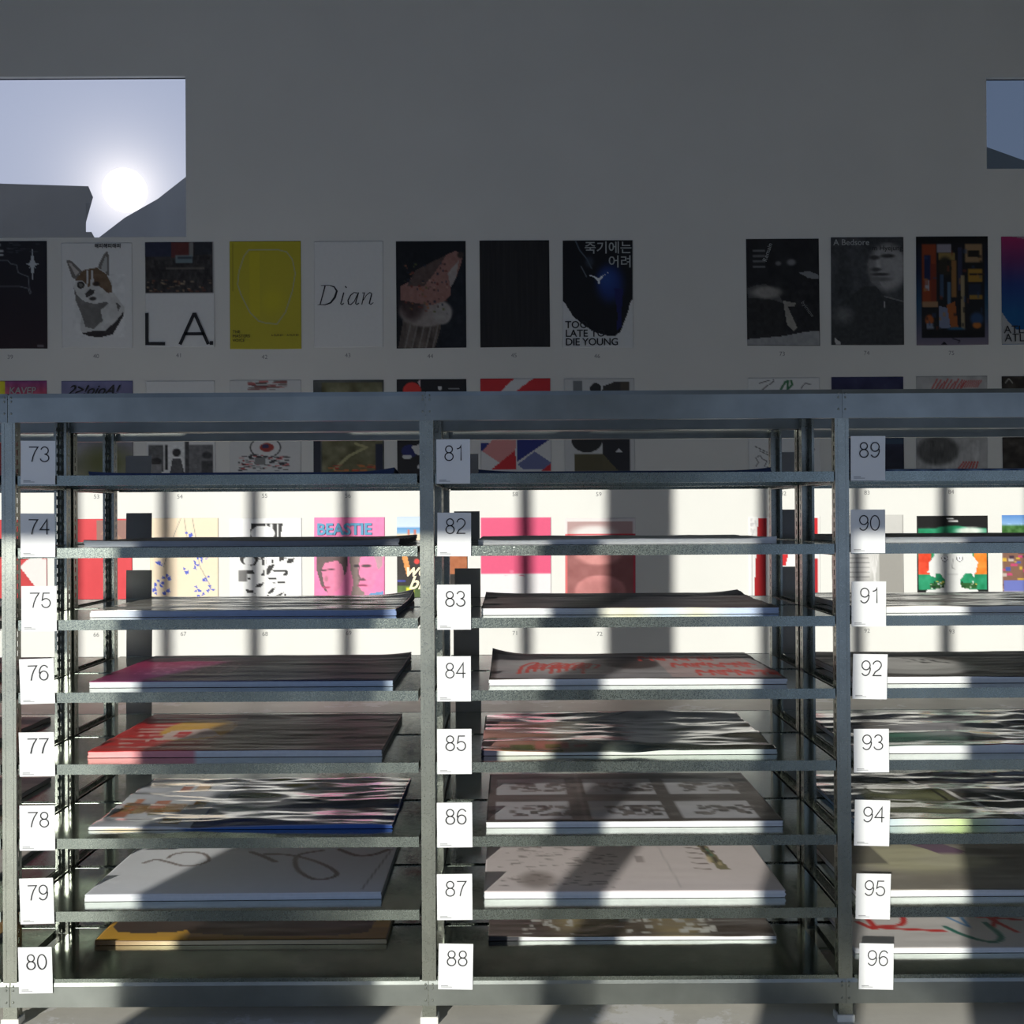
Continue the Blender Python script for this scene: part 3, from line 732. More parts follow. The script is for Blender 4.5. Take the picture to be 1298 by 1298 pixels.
def q10():
    a = paper((180, 180, 178)); a.mottle(9, 9, 12, .08)
    for k in range(9): a.line([(.22 + .05 * k, .14), (.30 + .05 * k, .03 + .015 * (k % 3))], .018, (190, 60, 56), .9); a.line([(.62 + .03 * k, .12), (.68 + .03 * k, .05)], .014, (190, 70, 64), .8)
    a.ell(.3, .7, .3, .2, (90, 90, 88), .2).mottle(30, 8, 5, .12, .02, .55, .9, .95); 
    for k in range(6): a.line([(.58 + .05 * k, .96), (.66 + .04 * k, .86)], .02, (186, 56, 50))
    return a
def q11():
    a = paper((56, 50, 44)); a.mottle(8, 10, 21, .15); a.line([(.05, .07), (.1, .03), (.15, .07)], .012, (190, 190, 180)); return a
def r0(): 
    a = paper((190, 34, 40)); a.mottle(5, 7, 3, .06); a.poly([(.62, .6), (.78, .5), (1, .52), (1, .95), (.96, .95)], (220, 216, 214)); return a
def r1():
    a = paper((206, 44, 54)); a.mottle(4, 5, 6, .03); a.rect(.50, .02, 1, .3, (140, 100, 90)).poly([(.55, .2), (.7, .1), (.9, .3)], (160, 120, 100)); a.ell(.85, .42, .08, .05, (200, 150, 150), .4); return a
def r2():
    a = paper((236, 218, 190)); a.mottle(3, 4, 3, .015)
    for pts in ([(.45, 0), (.36, .2), (.2, .62)], [(.62, 0), (.66, .2), (.72, .6), (.9, .85)], [(.5, 0), (.55, .3)]): a.line(pts, .008, (120, 120, 110))
    r = random.Random(5)
    for cx, cy in ((.12, .6), (.24, .74), (.14, .80), (.1, .88), (.22, .88), (.06, .84), (.56, .22), (.7, .5), (.78, .53), (.66, .6), (.82, .74), (.7, .86), (.88, .86), (.75, .94), (.5, .67)):
        for k in range(4):
            an = r.uniform(0, 6.28); a.poly([(cx, cy), (cx + .075 * math.cos(an), cy + .05 * math.sin(an)), (cx + .06 * math.cos(an + .7), cy + .04 * math.sin(an + .7))], (66, 90, 196))
    return a
def r3():
    a = paper((236, 238, 238)); K = (24, 24, 26)
    a.poly([(.3, .07), (.74, .07), (.70, .3), (.28, .3)], K).ell(.46, .2, .17, .10, (236, 238, 238), .05); a.rect(.5, .07, .52, .3, (236, 238, 238)).rect(.56, .07, .6, .3, (236, 238, 238)).rect(.66, .07, .68, .26, (236, 238, 238))
    r = random.Random(9)
    for k in range(46):
        x, y = r.uniform(.2, .82), r.uniform(.45, .98); w = r.uniform(.03, .12); h = r.uniform(.015, .06); s = r.uniform(-.06, .06)
        a.poly([(x, y), (x + w, y + s * .3), (x + w + s, y + h), (x + s, y + h * 1.2)], K if k % 3 else (236, 238, 238))
    a.ell(.27, .53, .13, .07, K, .05).ell(.27, .55, .08, .05, (236, 238, 238), .05); a.rect(.12, .66, .24, .78, (110, 110, 110)); a.rect(.48, .5, .51, .98, (236, 238, 238)); return a
def r4():
    a = paper((240, 128, 178)); a.rect(.05, .2, .95, .25, (200, 90, 150), .0)
    g = (140, 122, 118)
    a.poly([(.04, .62), (.10, .53), (.26, .50), (.46, .53), (.48, .62), (.44, .72), (.36, .86), (.28, .92), (.3, 1), (.22, 1), (.18, .9), (.08, .8)], (226, 128, 164))
    a.poly([(.03, .50), (.48, .50), (.46, .68), (.43, .72), (.40, .62), (.33, .56), (.16, .58), (.10, .66), (.14, .82), (.2, .92), (.10, .84), (.04, .68)], (96, 78, 78))
    a.ell(.13, .665, .05, .012, (90, 60, 70), .4).ell(.24, .655, .06, .012, (90, 60, 70), .4).ell(.17, .85, .055, .012, (170, 60, 100), .4).ell(.17, .76, .025, .03, (180, 110, 130), .6)
    a.poly([(.51, .5), (.94, .5), (.96, .66), (.88, .72), (.84, .85), (.74, .92), (.66, .97), (.66, 1), (.5, 1), (.53, .8)], (236, 132, 176))
    a.poly([(.50, .5), (.66, .5), (.62, .66), (.66, .76), (.62, .84), (.72, .92), (.62, 1), (.50, 1), (.56, .8), (.51, .65)], g)
    a.poly([(.84, .5), (.98, .5), (.96, .62), (.9, .66), (.88, .58)], (190, 150, 160)); a.ell(.74, .62, .07, .015, (80, 60, 66), .3).ell(.60, .62, .04, .014, (60, 50, 56), .3).ell(.68, .77, .05, .014, (90, 60, 70), .4).ell(.68, .83, .07, .014, (150, 60, 96), .4)
    a.line([(.64, .62), (.62, .72), (.66, .76), (.7, .75)], .014, (110, 84, 90)); a.poly([(.7, .96), (.8, .92), (.98, .9), (.98, 1), (.62, 1)], (96, 150, 196)); a.mottle(20, 24, 5, .03); return a
def r5():
    a = paper((220, 230, 240)); a.ramp([(0, (196, 214, 236)), (.13, (206, 222, 238)), (.14, (90, 150, 206)), (.21, (130, 180, 220)), (.23, (230, 214, 186)), (.46, (230, 216, 190)), (.47, (34, 28, 24)), (1, (30, 28, 22))])
    a.rect(.15, .17, .18, .24, (200, 110, 90)).rect(.24, .17, .27, .24, (200, 110, 90)); a.rect(.62, .48, 1, .72, (196, 110, 60), .8).poly([(.06, .5), (.14, .5), (.2, .7), (.14, .74)], (222, 150, 80)).ell(.28, .58, .04, .03, (220, 60, 50), .2)
    a.rect(0, .84, .4, .97, (90, 120, 50), .8).rect(.13, .86, .24, .93, (216, 214, 40)); a.rect(.0, .78, .12, .8, (50, 60, 150)); a.mottle(10, 12, 8, .1, 0, .47, 1, 1); return a
def r6():
    a = paper((228, 226, 228)).rect(0, 0, 1, .70, (222, 84, 124)); a.line([(.34, .72), (.5, .715), (.62, .73)], .012, (200, 80, 110)); a.ell(.44, .68, .03, .014, (226, 120, 150), .3); return a
def r7():
    a = paper((226, 220, 220)).rect(0, .2, 1, 1, (150, 92, 90)).rect(.03, .04, .96, .21, (180, 150, 148)).ell(.4, .2, .3, .1, (226, 222, 220), .4); a.rect(0, .2, 1, .22, (206, 36, 50)).rect(.97, .2, 1, 1, (206, 60, 80)).rect(0, .2, .03, 1, (222, 110, 110))
    a.ell(.48, .46, .34, .14, (206, 140, 136), .2).ell(.5, .88, .36, .17, (200, 132, 130), .1).ell(.5, .9, .28, .12, (180, 116, 114), .4); a.mottle(7, 9, 5, .05, .03, .22, .97, 1); return a
def r8():
    a = paper((234, 234, 232)); a.patches(4, 26, [(200, 200, 200), (180, 180, 182)], .02, .03, .03, .02, .12, .3, .6); a.line([(.05, .4), (.05, .95)], .012, (170, 170, 170))
    a.poly([(.14, .02), (.26, .02), (.24, .96), (.08, .96)], (176, 24, 30)).poly([(.4, .5), (.56, .5), (.52, .62), (.4, .62)], (200, 34, 40)).rect(.74, .02, .97, .26, (196, 30, 36)).poly([(.8, .2), (.85, .12), (.9, .2)], (230, 220, 216)).rect(.78, .55, .97, .95, (176, 26, 34)); return a
def r9():
    a = paper().ramp([(0, (190, 190, 186)), (1, (150, 150, 146))], 'v'); a.rect(.0, .0, .98, .96, (210, 210, 206), .6).ell(.3, .65, .25, .2, (230, 230, 228), .3)
    a.ell(.06, .66, .1, .13, (40, 36, 32), .3); 
    for k in range(5): a.line([(.1, .56 + .05 * k), (.52, .56 + .05 * k)], .012, (120, 120, 118), .7)
    for k in range(6): a.line([(.5 + .03 * k, .5), (.66 - .02 * k, .96)], .012, (222, 222, 220))
    a.rect(.66, .5, .98, 1, (140, 138, 132), .7); return a
def r10():
    a = paper((16, 16, 16)); a.ell(.5, .5, .49, .38, (30, 140, 96), .03).rect(.02, .16, .98, .9, (30, 140, 96)); a.rect(0, 0, 1, .13, (16, 16, 16)).rect(.42, .03, .52, .05, (220, 220, 220)).rect(.44, .06, .58, .075, (220, 220, 220))
    a.ell(.75, .2, .2, .05, (220, 230, 220), .5); a.rect(.02, .50, .2, .73, (232, 80, 50)).rect(.8, .50, .98, .73, (240, 130, 40)).mottle(12, 14, 3, .12, .02, .14, .98, .9)
    a.rect(.18, .82, .84, .88, (40, 90, 40)).patches(3, 40, [(230, 210, 90), (20, 50, 30), (230, 240, 230)], .02, .01, .18, .8, .84, .9); Wt = (226, 228, 226)
    a.poly([(.30, .50), (.68, .50), (.74, .56), (.84, .70), (.68, .72), (.60, .79), (.62, .87), (.84, .90), (.95, .99), (.06, .99), (.14, .90), (.38, .87), (.40, .79), (.32, .72), (.14, .70), (.28, .58)], Wt)
    a.rect(.24, .5, .78, .62, Wt); a.poly([(.16, .60), (.26, .52), (.26, .76), (.18, .74)], Wt).poly([(.78, .52), (.86, .60), (.8, .76), (.76, .72)], Wt)
    for cx in (.39, .60): a.ell(cx, .555, .045, .030, (60, 60, 60), .05).ell(cx, .555, .038, .025, (250, 250, 250), .05).ell(cx, .555, .012, .008, (20, 20, 20), .05)
    a.line([(.51, .56), (.49, .66), (.53, .67)], .008, (150, 150, 150)).line([(.43, .73), (.57, .73)], .008, (150, 150, 150)); a.rect(0, .92, .06, 1, (16, 16, 16)).rect(.94, .92, 1, 1, (16, 16, 16)); return a
def r11():
    a = paper().ramp([(0, (90, 140, 206)), (.12, (140, 180, 222)), (.14, (70, 120, 60)), (.26, (60, 104, 50)), (.3, (226, 228, 226)), (1, (200, 200, 200))]); a.mottle(20, 20, 5, .15, 0, .1, 1, .3)
    a.rect(0, .48, 1, 1, (130, 96, 80)).patches(7, 90, [(206, 70, 120), (60, 40, 60), (220, 180, 60), (70, 90, 170), (200, 190, 180)], .05, .02, 0, .48, 1, .92, .9); a.rect(.02, .8, .5, .92, (110, 120, 190)).rect(0, .92, 1, 1, (170, 170, 214)); return a

ROW = {1: 'top row', 2: 'second row, partly behind the rack top', 3: 'sunlit third row'}
POST = [  # rect px, art, label, caption
 ((-32,306,60,442), p39, 'dark maroon poster with a white star and outline, top row at the left edge', '39'),
 ((78,308,168,441), p40, 'white poster with the cut-out head of a cat', '40'),
 ((184,307,272,440), p41, 'white poster with a city photo over two huge black letters', '41'),
 ((291,306,382,442), p42, 'bright yellow poster with a thin pale outline', '42'),
 ((398,306,486,440), paper, 'white poster with one thin italic word in the middle', '43'),
 ((502,306,591,441), p44, 'black poster with a sprinkled ice cream dessert', '44'),
 ((608,305,697,440), p45, 'almost plain black poster, top row', '45'),
 ((713,305,803,441), p46, 'black and white poster with a dark blue heart and Korean lettering', '46'),
 ((946,303,1039,438), p73, 'black and white poster of a hand reaching down, top row', '73'),
 ((1053,301,1146,437), p74, 'dark grey portrait poster of a frowning person', '74'),
 ((1161,300,1253,437), p75, 'poster of an orange and blue blurred abstract painting', '75'),
 ((1269,300,1361,436), p76, 'pink to blue gradient poster at the right edge', '76'),
 ((-32,483,60,619), q0, 'yellow and pink poster at the left edge, second row', None),
 ((78,483,169,619), q1, 'lilac poster with curly dark script, second row', '53'),
 ((185,483,273,619), q2, 'white poster with grey photos of three people, second row', '54'),
 ((291,482,382,618), q3, 'white poster with black and red glitch marks round a disc', '55'),
 ((397,482,487,618), q4, 'olive and red painted poster behind the rack, second row', '56'),
 ((503,481,592,617), q5, 'black poster with a red ball and white birds, second row', '57'),
 ((609,480,699,616), q6, 'poster of red, white and blue diagonal shapes', '58'),
 ((715,480,805,616), q7, 'pale poster of grey and black geometric shapes', '59'),
 ((948,479,1040,615), q8, 'white poster with thin black and green doodles', '82'),
 ((1054,478,1146,614), q9, 'navy blue poster, second row near the right', '83'),
 ((1161,477,1252,613), q10, 'grey poster with slanted red scrawl', '84'),
 ((1270,477,1362,613), q11, 'brown speckled poster at the right edge, second row', None),
 ((-32,659,60,795), r0, 'red poster at the left edge, third row', None),
 ((78,658,168,794), r1, 'red poster with a brown block at its upper right, third row', '66'),
 ((190,657,277,793), r2, 'beige poster with blue flowers', '67'),
 ((291,657,383,793), r3, 'white poster with black op-art shards', '68'),
 ((398,656,488,792), r4, 'pink poster with two faces under blue block capitals', '69'),
 ((503,655,593,791), r5, 'poster with a beach scene over dark hand lettering', None),
 ((609,656,699,792), r6, 'crimson pink poster with a white lower part', '71'),
 ((716,657,806,793), r7, 'dusky pink poster of round moon-like discs with a red line', '72'),
 ((948,655,1040,791), r8, 'white poster with deep red slanted shapes, behind the right posts', '91'),
 ((1054,653,1146,789), r9, 'pale grey poster with a white woven basket form', '92'),
 ((1162,654,1253,790), r10, 'black framed green poster with a white drawn face', '93'),
 ((1270,653,1362,789), r11, 'poster with trees over a colourful crowd, at the right edge', None)]
OBJ = {}
for i, (rc, fn, lab, cap) in enumerate(POST):
    x0, z1 = pw(rc[0], rc[1], YW - .004); x1, z0 = pw(rc[2], rc[3], YW - .004)
    A = fn(); w, h = x1 - x0, z1 - z0
    if rc[1] > 400:                             # rows 2 and 3 are drawn stretched; settle them on the sheet
        vv = A.v[:, 0]
        src = np.interp(vv, [0, .1, .56, .86, 1], [0, .12, .5, .95, 1]) if rc[1] < 600 else np.interp(vv, [0, .2, .35, .76, 1], [0, .28, .5, .98, 1])
        A.a = A.a[np.clip(np.round(src * (A.ny - 1)).astype(int), 0, A.ny - 1)]
    if fn in (p75, p76): A.a *= 0.8
    if fn in (p44,): A.a = A.a * .62 + A.a.mean(-1, keepdims=True) * .2
    if fn in (p73, p74, p45): A.a = np.clip(A.a * 1.35 + 6, 0, 255)
    rs = random.Random(i)
    b1, b2 = rs.uniform(.000, .008), rs.uniform(-.003, .003)
    P = np.zeros((A.ny, A.nx, 3))
    P[..., 0] = (A.u - .5) * w + (A.v - .5) * b2 * 2
    P[..., 2] = (.5 - A.v) * h + .003 * np.sin(A.u * 3 + i) * smooth(.7, 1, A.v)
    P[..., 1] = -b1 * smooth(.6, 1, A.v) * (.5 + .5 * np.cos(A.u * 5 + i)) - .0015 * A.vn(2, 3, i + 40, 2)
    # the sheet faces -Y: flip row order so the faces look at the room
    me = grid_mesh('poster', P, A.a, M_print, thick=(0, 0.0012, 0))
    o = link('poster', me, None, ((x0 + x1) / 2, YW - 0.0042, (z0 + z1) / 2))
    tag(o, lab, 'poster', 'posters on the wall, ' + ('top row' if rc[1] < 400 else 'second row' if rc[1] < 600 else 'third row'))
    OBJ[i] = (o, w, h)
    if cap:
        cx, cz = pw((rc[0] + rc[2]) / 2 - 1, rc[3] + 13, YW)
        me = TM['c' + cap]
        if not me.materials: me.materials.append(M_greyink)
        c = link('wall_number', me, None, (cx, YW - 0.002, cz))
        c.rotation_euler = (math.pi / 2, 0, 0)
        tag(c, 'small grey number %s on the wall under the %s' % (cap, ' '.join(lab.split()[:6]).rstrip(',')), 'number', 'small numbers on the wall under the posters')
def on(i, key, m, u, v, **k):
    o, w, h = OBJ[i]
    return text(key, m, o, (u - .5) * w, (.5 - v) * h, -0.014, **k)
def ribbon(i, strokes, m):
    """strokes: list of (points in u,v of the poster, width list)"""
    o, w, h = OBJ[i]; v, f = [], []
    for pts, ws in strokes:
        n = len(pts); b = len(v)
        for k, (u, q) in enumerate(pts):
            p0 = pts[max(0, k - 1)]; p1 = pts[min(n - 1, k + 1)]
            d = Vector(((p1[0] - p0[0]) * w, -(p1[1] - p0[1]) * h)); d.normalize(); nn = Vector((-d.y, d.x))
            wd = ws if isinstance(ws, float) else ws[k]
            c = Vector(((u - .5) * w, (.5 - q) * h))
            for s in (1, -1): v.append((c.x + s * nn.x * wd / 2, -0.006, c.y + s * nn.y * wd / 2))
        for k in range(n - 1): a = b + 2 * k; f.append((a, a + 1, a + 3, a + 2))
    me = bpy.data.meshes.new('lettering'); me.from_pydata(v, [], f); me.materials.append(m)
    return link('lettering', me, o)
def arc(cx, cy, rx, ry, a0, a1, n=14, sh=0.0):
    r = []
    for k in range(n + 1):
        a = math.radians(a0 + (a1 - a0) * k / n); x, y = cx + rx * math.cos(a), cy - ry * math.sin(a)
        r.append((x - sh * (y - cy), y))
    return r
on(1, 'cat', M_ink, .66, .05)
LB = [[(.025, .675), (.025, .965), (.29, .968)], [(.505, .975), (.705, .690), (.725, .690), (.915, .975)], [(.575, .875), (.855, .875)], [(.935, .963), (.985, .963)]]
o_, w_, h_ = OBJ[2]
lm = stroke_mesh([[((u - .5) * w_, (.5 - v) * h_) for u, v in q] for q in LB[:3]], .030, M_ink, 'lettering')
link('lettering', lm, o_, (0, -0.014, 0))
link('lettering', stroke_mesh([[((u - .5) * w_, (.5 - v) * h_) for u, v in LB[3]]], .036, M_ink, 'lettering'), o_, (0, -0.014, 0))
on(3, 'mast', M_ink, .04, .855); on(3, 'film', M_ink, .58, .885); on(3, 'film', M_ink, .8, .885)
n_ = .020
ribbon(4, [([(.16, .42), (.085, .60)], .011), ([(.05, .60), (.13, .60)], .005), ([(.10, .418), (.22, .416)] , .006),
           ([(.22, .416), (.29, .43), (.33, .47), (.30, .53), (.24, .58), (.16, .60), (.08, .60)], [.006, .012, .018, .020, .016, .009, .005]),
           ([(.43, .485), (.40, .56), (.385, .59), (.40, .60), (.43, .585)], .011), ([(.455, .436), (.468, .43)], .022),
           ([(.63, .49), (.58, .485), (.53, .51), (.49, .56), (.50, .595), (.53, .60), (.58, .57), (.63, .50)], [.008, .008, .010, .012, .012, .010, .007, .006]),
           ([(.645, .485), (.61, .56), (.60, .59), (.62, .60), (.65, .585)], .010),
           ([(.70, .49), (.73, .485), (.69, .60)], .009), ([(.70, .57), (.76, .51), (.81, .485), (.835, .50), (.81, .56), (.80, .59), (.82, .60), (.86, .58)], [.006, .007, .009, .011, .011, .011, .009, .006])], M_ink)
on(7, 'too', M_ink, .03, .815); on(7, 'late', M_ink, .03, .895); on(7, 'die', M_ink, .03, .975)
on(7, 'kr1', M_silverink, .985, .115); on(7, 'kr2', M_silverink, .985, .245)
rm = on(8, 'rem', M_silverink, .27, .22, rotz=-1.25); on(8, 'byi', M_greyink, .74, .60, rotz=.95)
on(9, 'bed', M_silverink, .03, .075); on(9, 'hye', M_ink, .56, .125)
on(11, 'atla', M_ink, .02, .90); on(11, 'atla', M_ink, .03, .975)
on(12, 'kaver', M_silverink, .48, .12); on(13, 'script', M_ink, .08, .13)
on(28, 'beastie', M_blueink, .04, .158)
M_cream = mat('cream_lettering', (244, 232, 200), 0.6)
on(29, 'we', M_cream, .10, .55); on(29, 'br', M_cream, .16, .67)

# ================================================================== PRINT STACKS
# edge colour of a stack: list of (u, colour) along its front; some ends painted as skylit shade
WH = (232, 234, 234)
def sheet(bg, asp=.66): return Art(150, 56, bg, asp)
def s_dark(seed, base=(60, 54, 50)):
    def f():
        a = sheet(base); a.mottle(5, 7, seed, .08); return a
    return f
def s73(): return sheet((40, 52, 84))
def s74(): return s_dark(3, (110, 102, 92))()
def s75():  # base lightened to imitate the lit wall's sheen on the glossy top
    a = sheet((214, 208, 196)); a.mottle(9, 5, 2, .14); a.line([(.6, 0), (.52, 1)], .008, (60, 58, 56)); a.patches(4, 14, [(70, 66, 62)], .05, .03, .1, .1, .9, .9, .5); return a
def s76():
    a = sheet((92, 60, 84)); a.ramp([(0, (170, 46, 96)), (.2, (176, 40, 104)), (.45, (120, 60, 100)), (.6, (62, 60, 84)), (1, (58, 56, 66))], 'u')
    a.rect(0, 0, 1, .1, (60, 36, 46), .8); a.ell(.55, .85, .45, .35, (44, 52, 110), .8, .6); a.patches(5, 90, [(214, 150, 180)], .008, .02, .08, .3, .42, .75, .6); a.mottle(9, 8, 3, .05); return a
def s77():
    a = sheet((96, 80, 70)); a.ramp([(0, (196, 52, 52)), (.3, (190, 60, 56)), (.42, (110, 84, 72)), (1, (84, 74, 66))], 'u')
    for k in range(9): a.rect(.04 + .02 * (k % 3), .12 + .095 * k, .40 - .025 * (k % 4), .16 + .095 * k, (214, 190, 180), .8)
    a.ell(.27, .45, .13, .30, (222, 172, 64), .08).poly([(.14, .75), (.18, .5), (.30, .42), (.38, .62), (.3, .68), (.22, .72)], (214, 190, 182)).patches(5, 26, [(196, 50, 54)], .03, .03, .1, .5, .26, .9)
    a.ell(.86, .72, .03, .08, (50, 42, 38), .3); a.mottle(8, 6, 3, .05); return a
def s78():
    a = sheet((206, 208, 214)); a.poly([(.38, 0), (1, 0), (1, 1), (.33, 1)], (52, 60, 84)); a.patches(13, 22, [(176, 84, 50), (150, 110, 60), (110, 96, 44), (196, 120, 90), (226, 190, 150)], .03, .09, .02, .05, .32, .95, .95)
    a.rect(.34, .6, 1, 1, (32, 52, 120), .8); a.mottle(12, 9, 7, .05); return a
def s79():
    a = sheet((226, 228, 232)); G = (122, 112, 108)
    def q(x, y):
        Y = 1629.0 / (y - 655); return (((x - 649) / F * Y + 1.3256) / .919, 1 - (Y - 3.43) / .64)
    def st(pts, w): a.curve([q(*p) for p in pts], w, G)
    st([(183, 1090), (198, 1086), (213, 1089), (232, 1094), (252, 1093), (265, 1087), (258, 1079), (240, 1077), (222, 1079), (213, 1084)], .013)
    st([(318, 1077), (334, 1083), (349, 1090)], .02); st([(336, 1080), (362, 1081), (388, 1086), (414, 1096), (427, 1106), (415, 1112), (396, 1112), (379, 1102), (374, 1090), (380, 1081), (409, 1076)], .017)
    st([(430, 1075), (452, 1083), (474, 1082), (492, 1076)], .02); a.line([(.93, .95), (.985, .3)], .006, (150, 150, 152)); return a
def s80():
    a = sheet((74, 62, 56)); a.mottle(5, 6, 5, .05)
    a.poly([(0, 0), (.015, 0), (.02, .78), (.05, .86), (.14, .885), (.25, .86), (.29, .83), (.31, .88), (.55, .94), (.8, .94), (.93, .88), (.95, .5), (.97, 0), (1, 0), (1, 1), (0, 1)], (206, 158, 60)); a.rect(.31, .8, 1, 1, (120, 90, 50), .45); return a
def s82(): return sheet((216, 218, 216)).mottle(5, 5, 3, .05)
def s83():
    a = sheet((92, 80, 80)); a.mottle(7, 6, 9, .1); a.ell(.5, .5, .3, .4, (60, 58, 64), .6); return a
def s84():
    a = sheet((66, 58, 54)); a.rect(.02, .12, .99, .97, (160, 156, 158)); a.ell(.26, .5, .2, .3, (190, 190, 190), .5); R = (222, 76, 66)
    for k in range(9): a.curve([(.10 + .028 * k, .80 - .04 * (k % 4)), (.12 + .028 * k, .5), (.17 + .028 * k, .40 + .05 * (k % 3)), (.15 + .028 * k, .62)], .014, R)
    a.ell(.52, .42, .1, .24, (84, 70, 68), .2); a.rect(.62, .2, .96, .95, (206, 176, 172), .7)
    for y_, n0 in ((.22, .56), (.5, .66), (.78, .72)):
        for k in range(7): a.curve([(n0 + .045 * k, y_ + .12), (n0 + .01 + .045 * k, y_ - .06), (n0 + .03 + .045 * k, y_ + (.1 if k % 2 else .02)), (n0 + .035 + .045 * k, y_ - .05 * (k % 3))], .013, R)
    a.mottle(12, 8, 3, .05); return a
def s85():
    a = sheet((110, 110, 100)); a.ramp([(0, (190, 140, 132)), (.2, (150, 108, 92)), (.32, (150, 144, 128)), (.45, (100, 108, 100)), (.55, (32, 40, 42)), (.7, (60, 64, 58)), (1, (70, 66, 56))], 'u'); a.mottle(8, 7, 5, .14); a.ell(.52, .5, .12, .4, (22, 30, 38), .4); a.patches(5, 20, [(186, 110, 100), (90, 100, 50)], .05, .05, .02, .6, .4, 1, .6); return a
def s86():
    a = sheet((72, 66, 62)); 
    for x in (.03, .36, .67):
        for y in (.14, .62): a.rect(x, y, x + .26, y + .34, (168, 168, 172)).patches(int(x * 90 + y * 9), 40, [(60, 56, 54), (96, 90, 86)], .02, .03, x + .05, y + .08, x + .30, y + .28, .9)
    a.rect(.33, 0, .345, 1, (110, 104, 100), .6); a.mottle(10, 8, 4, .05); return a
def s87():
    a = sheet((218, 208, 206)); rs = random.Random(3)
    for k in range(150):
        x, y = rs.uniform(.04, .46), rs.uniform(.08, .95); a.line([(x, y), (x + rs.uniform(.01, .04), y + rs.uniform(-.01, .01))], .005, (120, 112, 108), .8)
    a.ell(.18, .82, .06, .12, (110, 100, 94), .5, .6); a.rect(.54, .45, .57, .56, (170, 160, 158)); a.line([(.64, .25), (.66, .95)], .006, (196, 188, 186))
    for k in range(5): a.line([(.74, .30 + .09 * k), (.79, .33 + .085 * k)], .009, (120, 104, 96))
    a.poly([(.78, .15), (.815, .15), (.86, .68), (.82, .68)], (130, 122, 90)).patches(9, 12, [(60, 120, 100), (210, 190, 150), (70, 60, 50)], .012, .05, .80, .2, .84, .64); return a
def s88():
    a = sheet((74, 66, 60)); a.mottle(8, 6, 21, .12); a.ell(.36, .7, .14, .3, (150, 136, 100), .6); a.ell(.66, .8, .1, .3, (140, 126, 96), .6)
    for x0, x1 in ((.12, .3), (.44, .62), (.66, .8)): a.patches(int(x0 * 100), 26, [(196, 196, 190), (186, 186, 182)], .018, .035, x0, .5, x1, .95, .9)
    return a
def s90(): return sheet((100, 92, 86)).mottle(6, 5, 12, .08)
def s91():
    a = sheet((206, 200, 190)); a.mottle(8, 9, 13, .16); a.rect(0, .35, .35, .45, (80, 60, 56), .8); return a
def s92():
    a = sheet((72, 66, 62)); a.ell(.26, .55, .24, .36, (186, 184, 180), .1); a.ell(.26, .5, .18, .24, (214, 212, 208), .2); a.patches(2, 24, [(60, 56, 54)], .012, .02, .3, .3, .44, .5, .8); a.mottle(8, 8, 23, .06); return a
def s93():
    a = sheet((130, 126, 122)); a.mottle(5, 6, 27, .12); a.rect(.1, .6, .5, 1, (64, 110, 92), .8).ell(.42, .45, .2, .3, (190, 188, 190), .4).rect(.42, .82, .56, 1, (176, 50, 56)).rect(0, 0, .14, .6, (60, 54, 54), .6); return a
def s94():
    a = sheet((96, 92, 84)); a.poly([(0, 0), (.32, 0), (.54, 1), (0, 1)], (104, 106, 78)).rect(0, .4, .12, 1, (90, 120, 170), .6); a.mottle(8, 9, 33, .14); a.line([(.34, 0), (.56, 1)], .018, (222, 220, 214)).line([(.30, 0), (.50, 1)], .01, (40, 38, 36)).line([(.68, 0), (1, .7)], .012, (190, 188, 182)); return a
def s95():
    a = sheet((150, 144, 132)); a.mottle(6, 5, 37, .08); a.ell(.3, .5, .2, .25, (196, 192, 160), .4).poly([(.3, .1), (.42, .1), (.52, .4), (.44, .5)], (120, 96, 116)).ell(.44, .55, .14, .12, (200, 196, 168), .3).rect(.0, .1, .2, .6, (100, 96, 88), .7); return a
def s96():
    a = sheet((218, 214, 210)); R = (206, 52, 48)
    a.curve([(.08, .62), (.12, .72), (.13, .45), (.20, .38), (.25, .5), (.22, .66), (.12, .70), (.34, .76)], .020, R).line([(.36, .5), (.34, .35)], .016, R).line([(.50, .35), (.58, .78)], .018, R).line([(.52, .7), (.62, .4), (.5, .55), (.64, .6)], .016, R).line([(.72, .76), (.84, .4), (.74, .35), (.88, .66)], .016, R)
    a.curve([(.36, .70), (.40, .84), (.46, .92), (.51, .84), (.51, .64)], .020, (50, 120, 104)).line([(.36, .4), (.44, .7), (.46, .4), (.4, .5), (.5, .5)], .012, (100, 150, 196)).line([(.93, .4), (.99, .6)], .012, (110, 130, 160)); return a

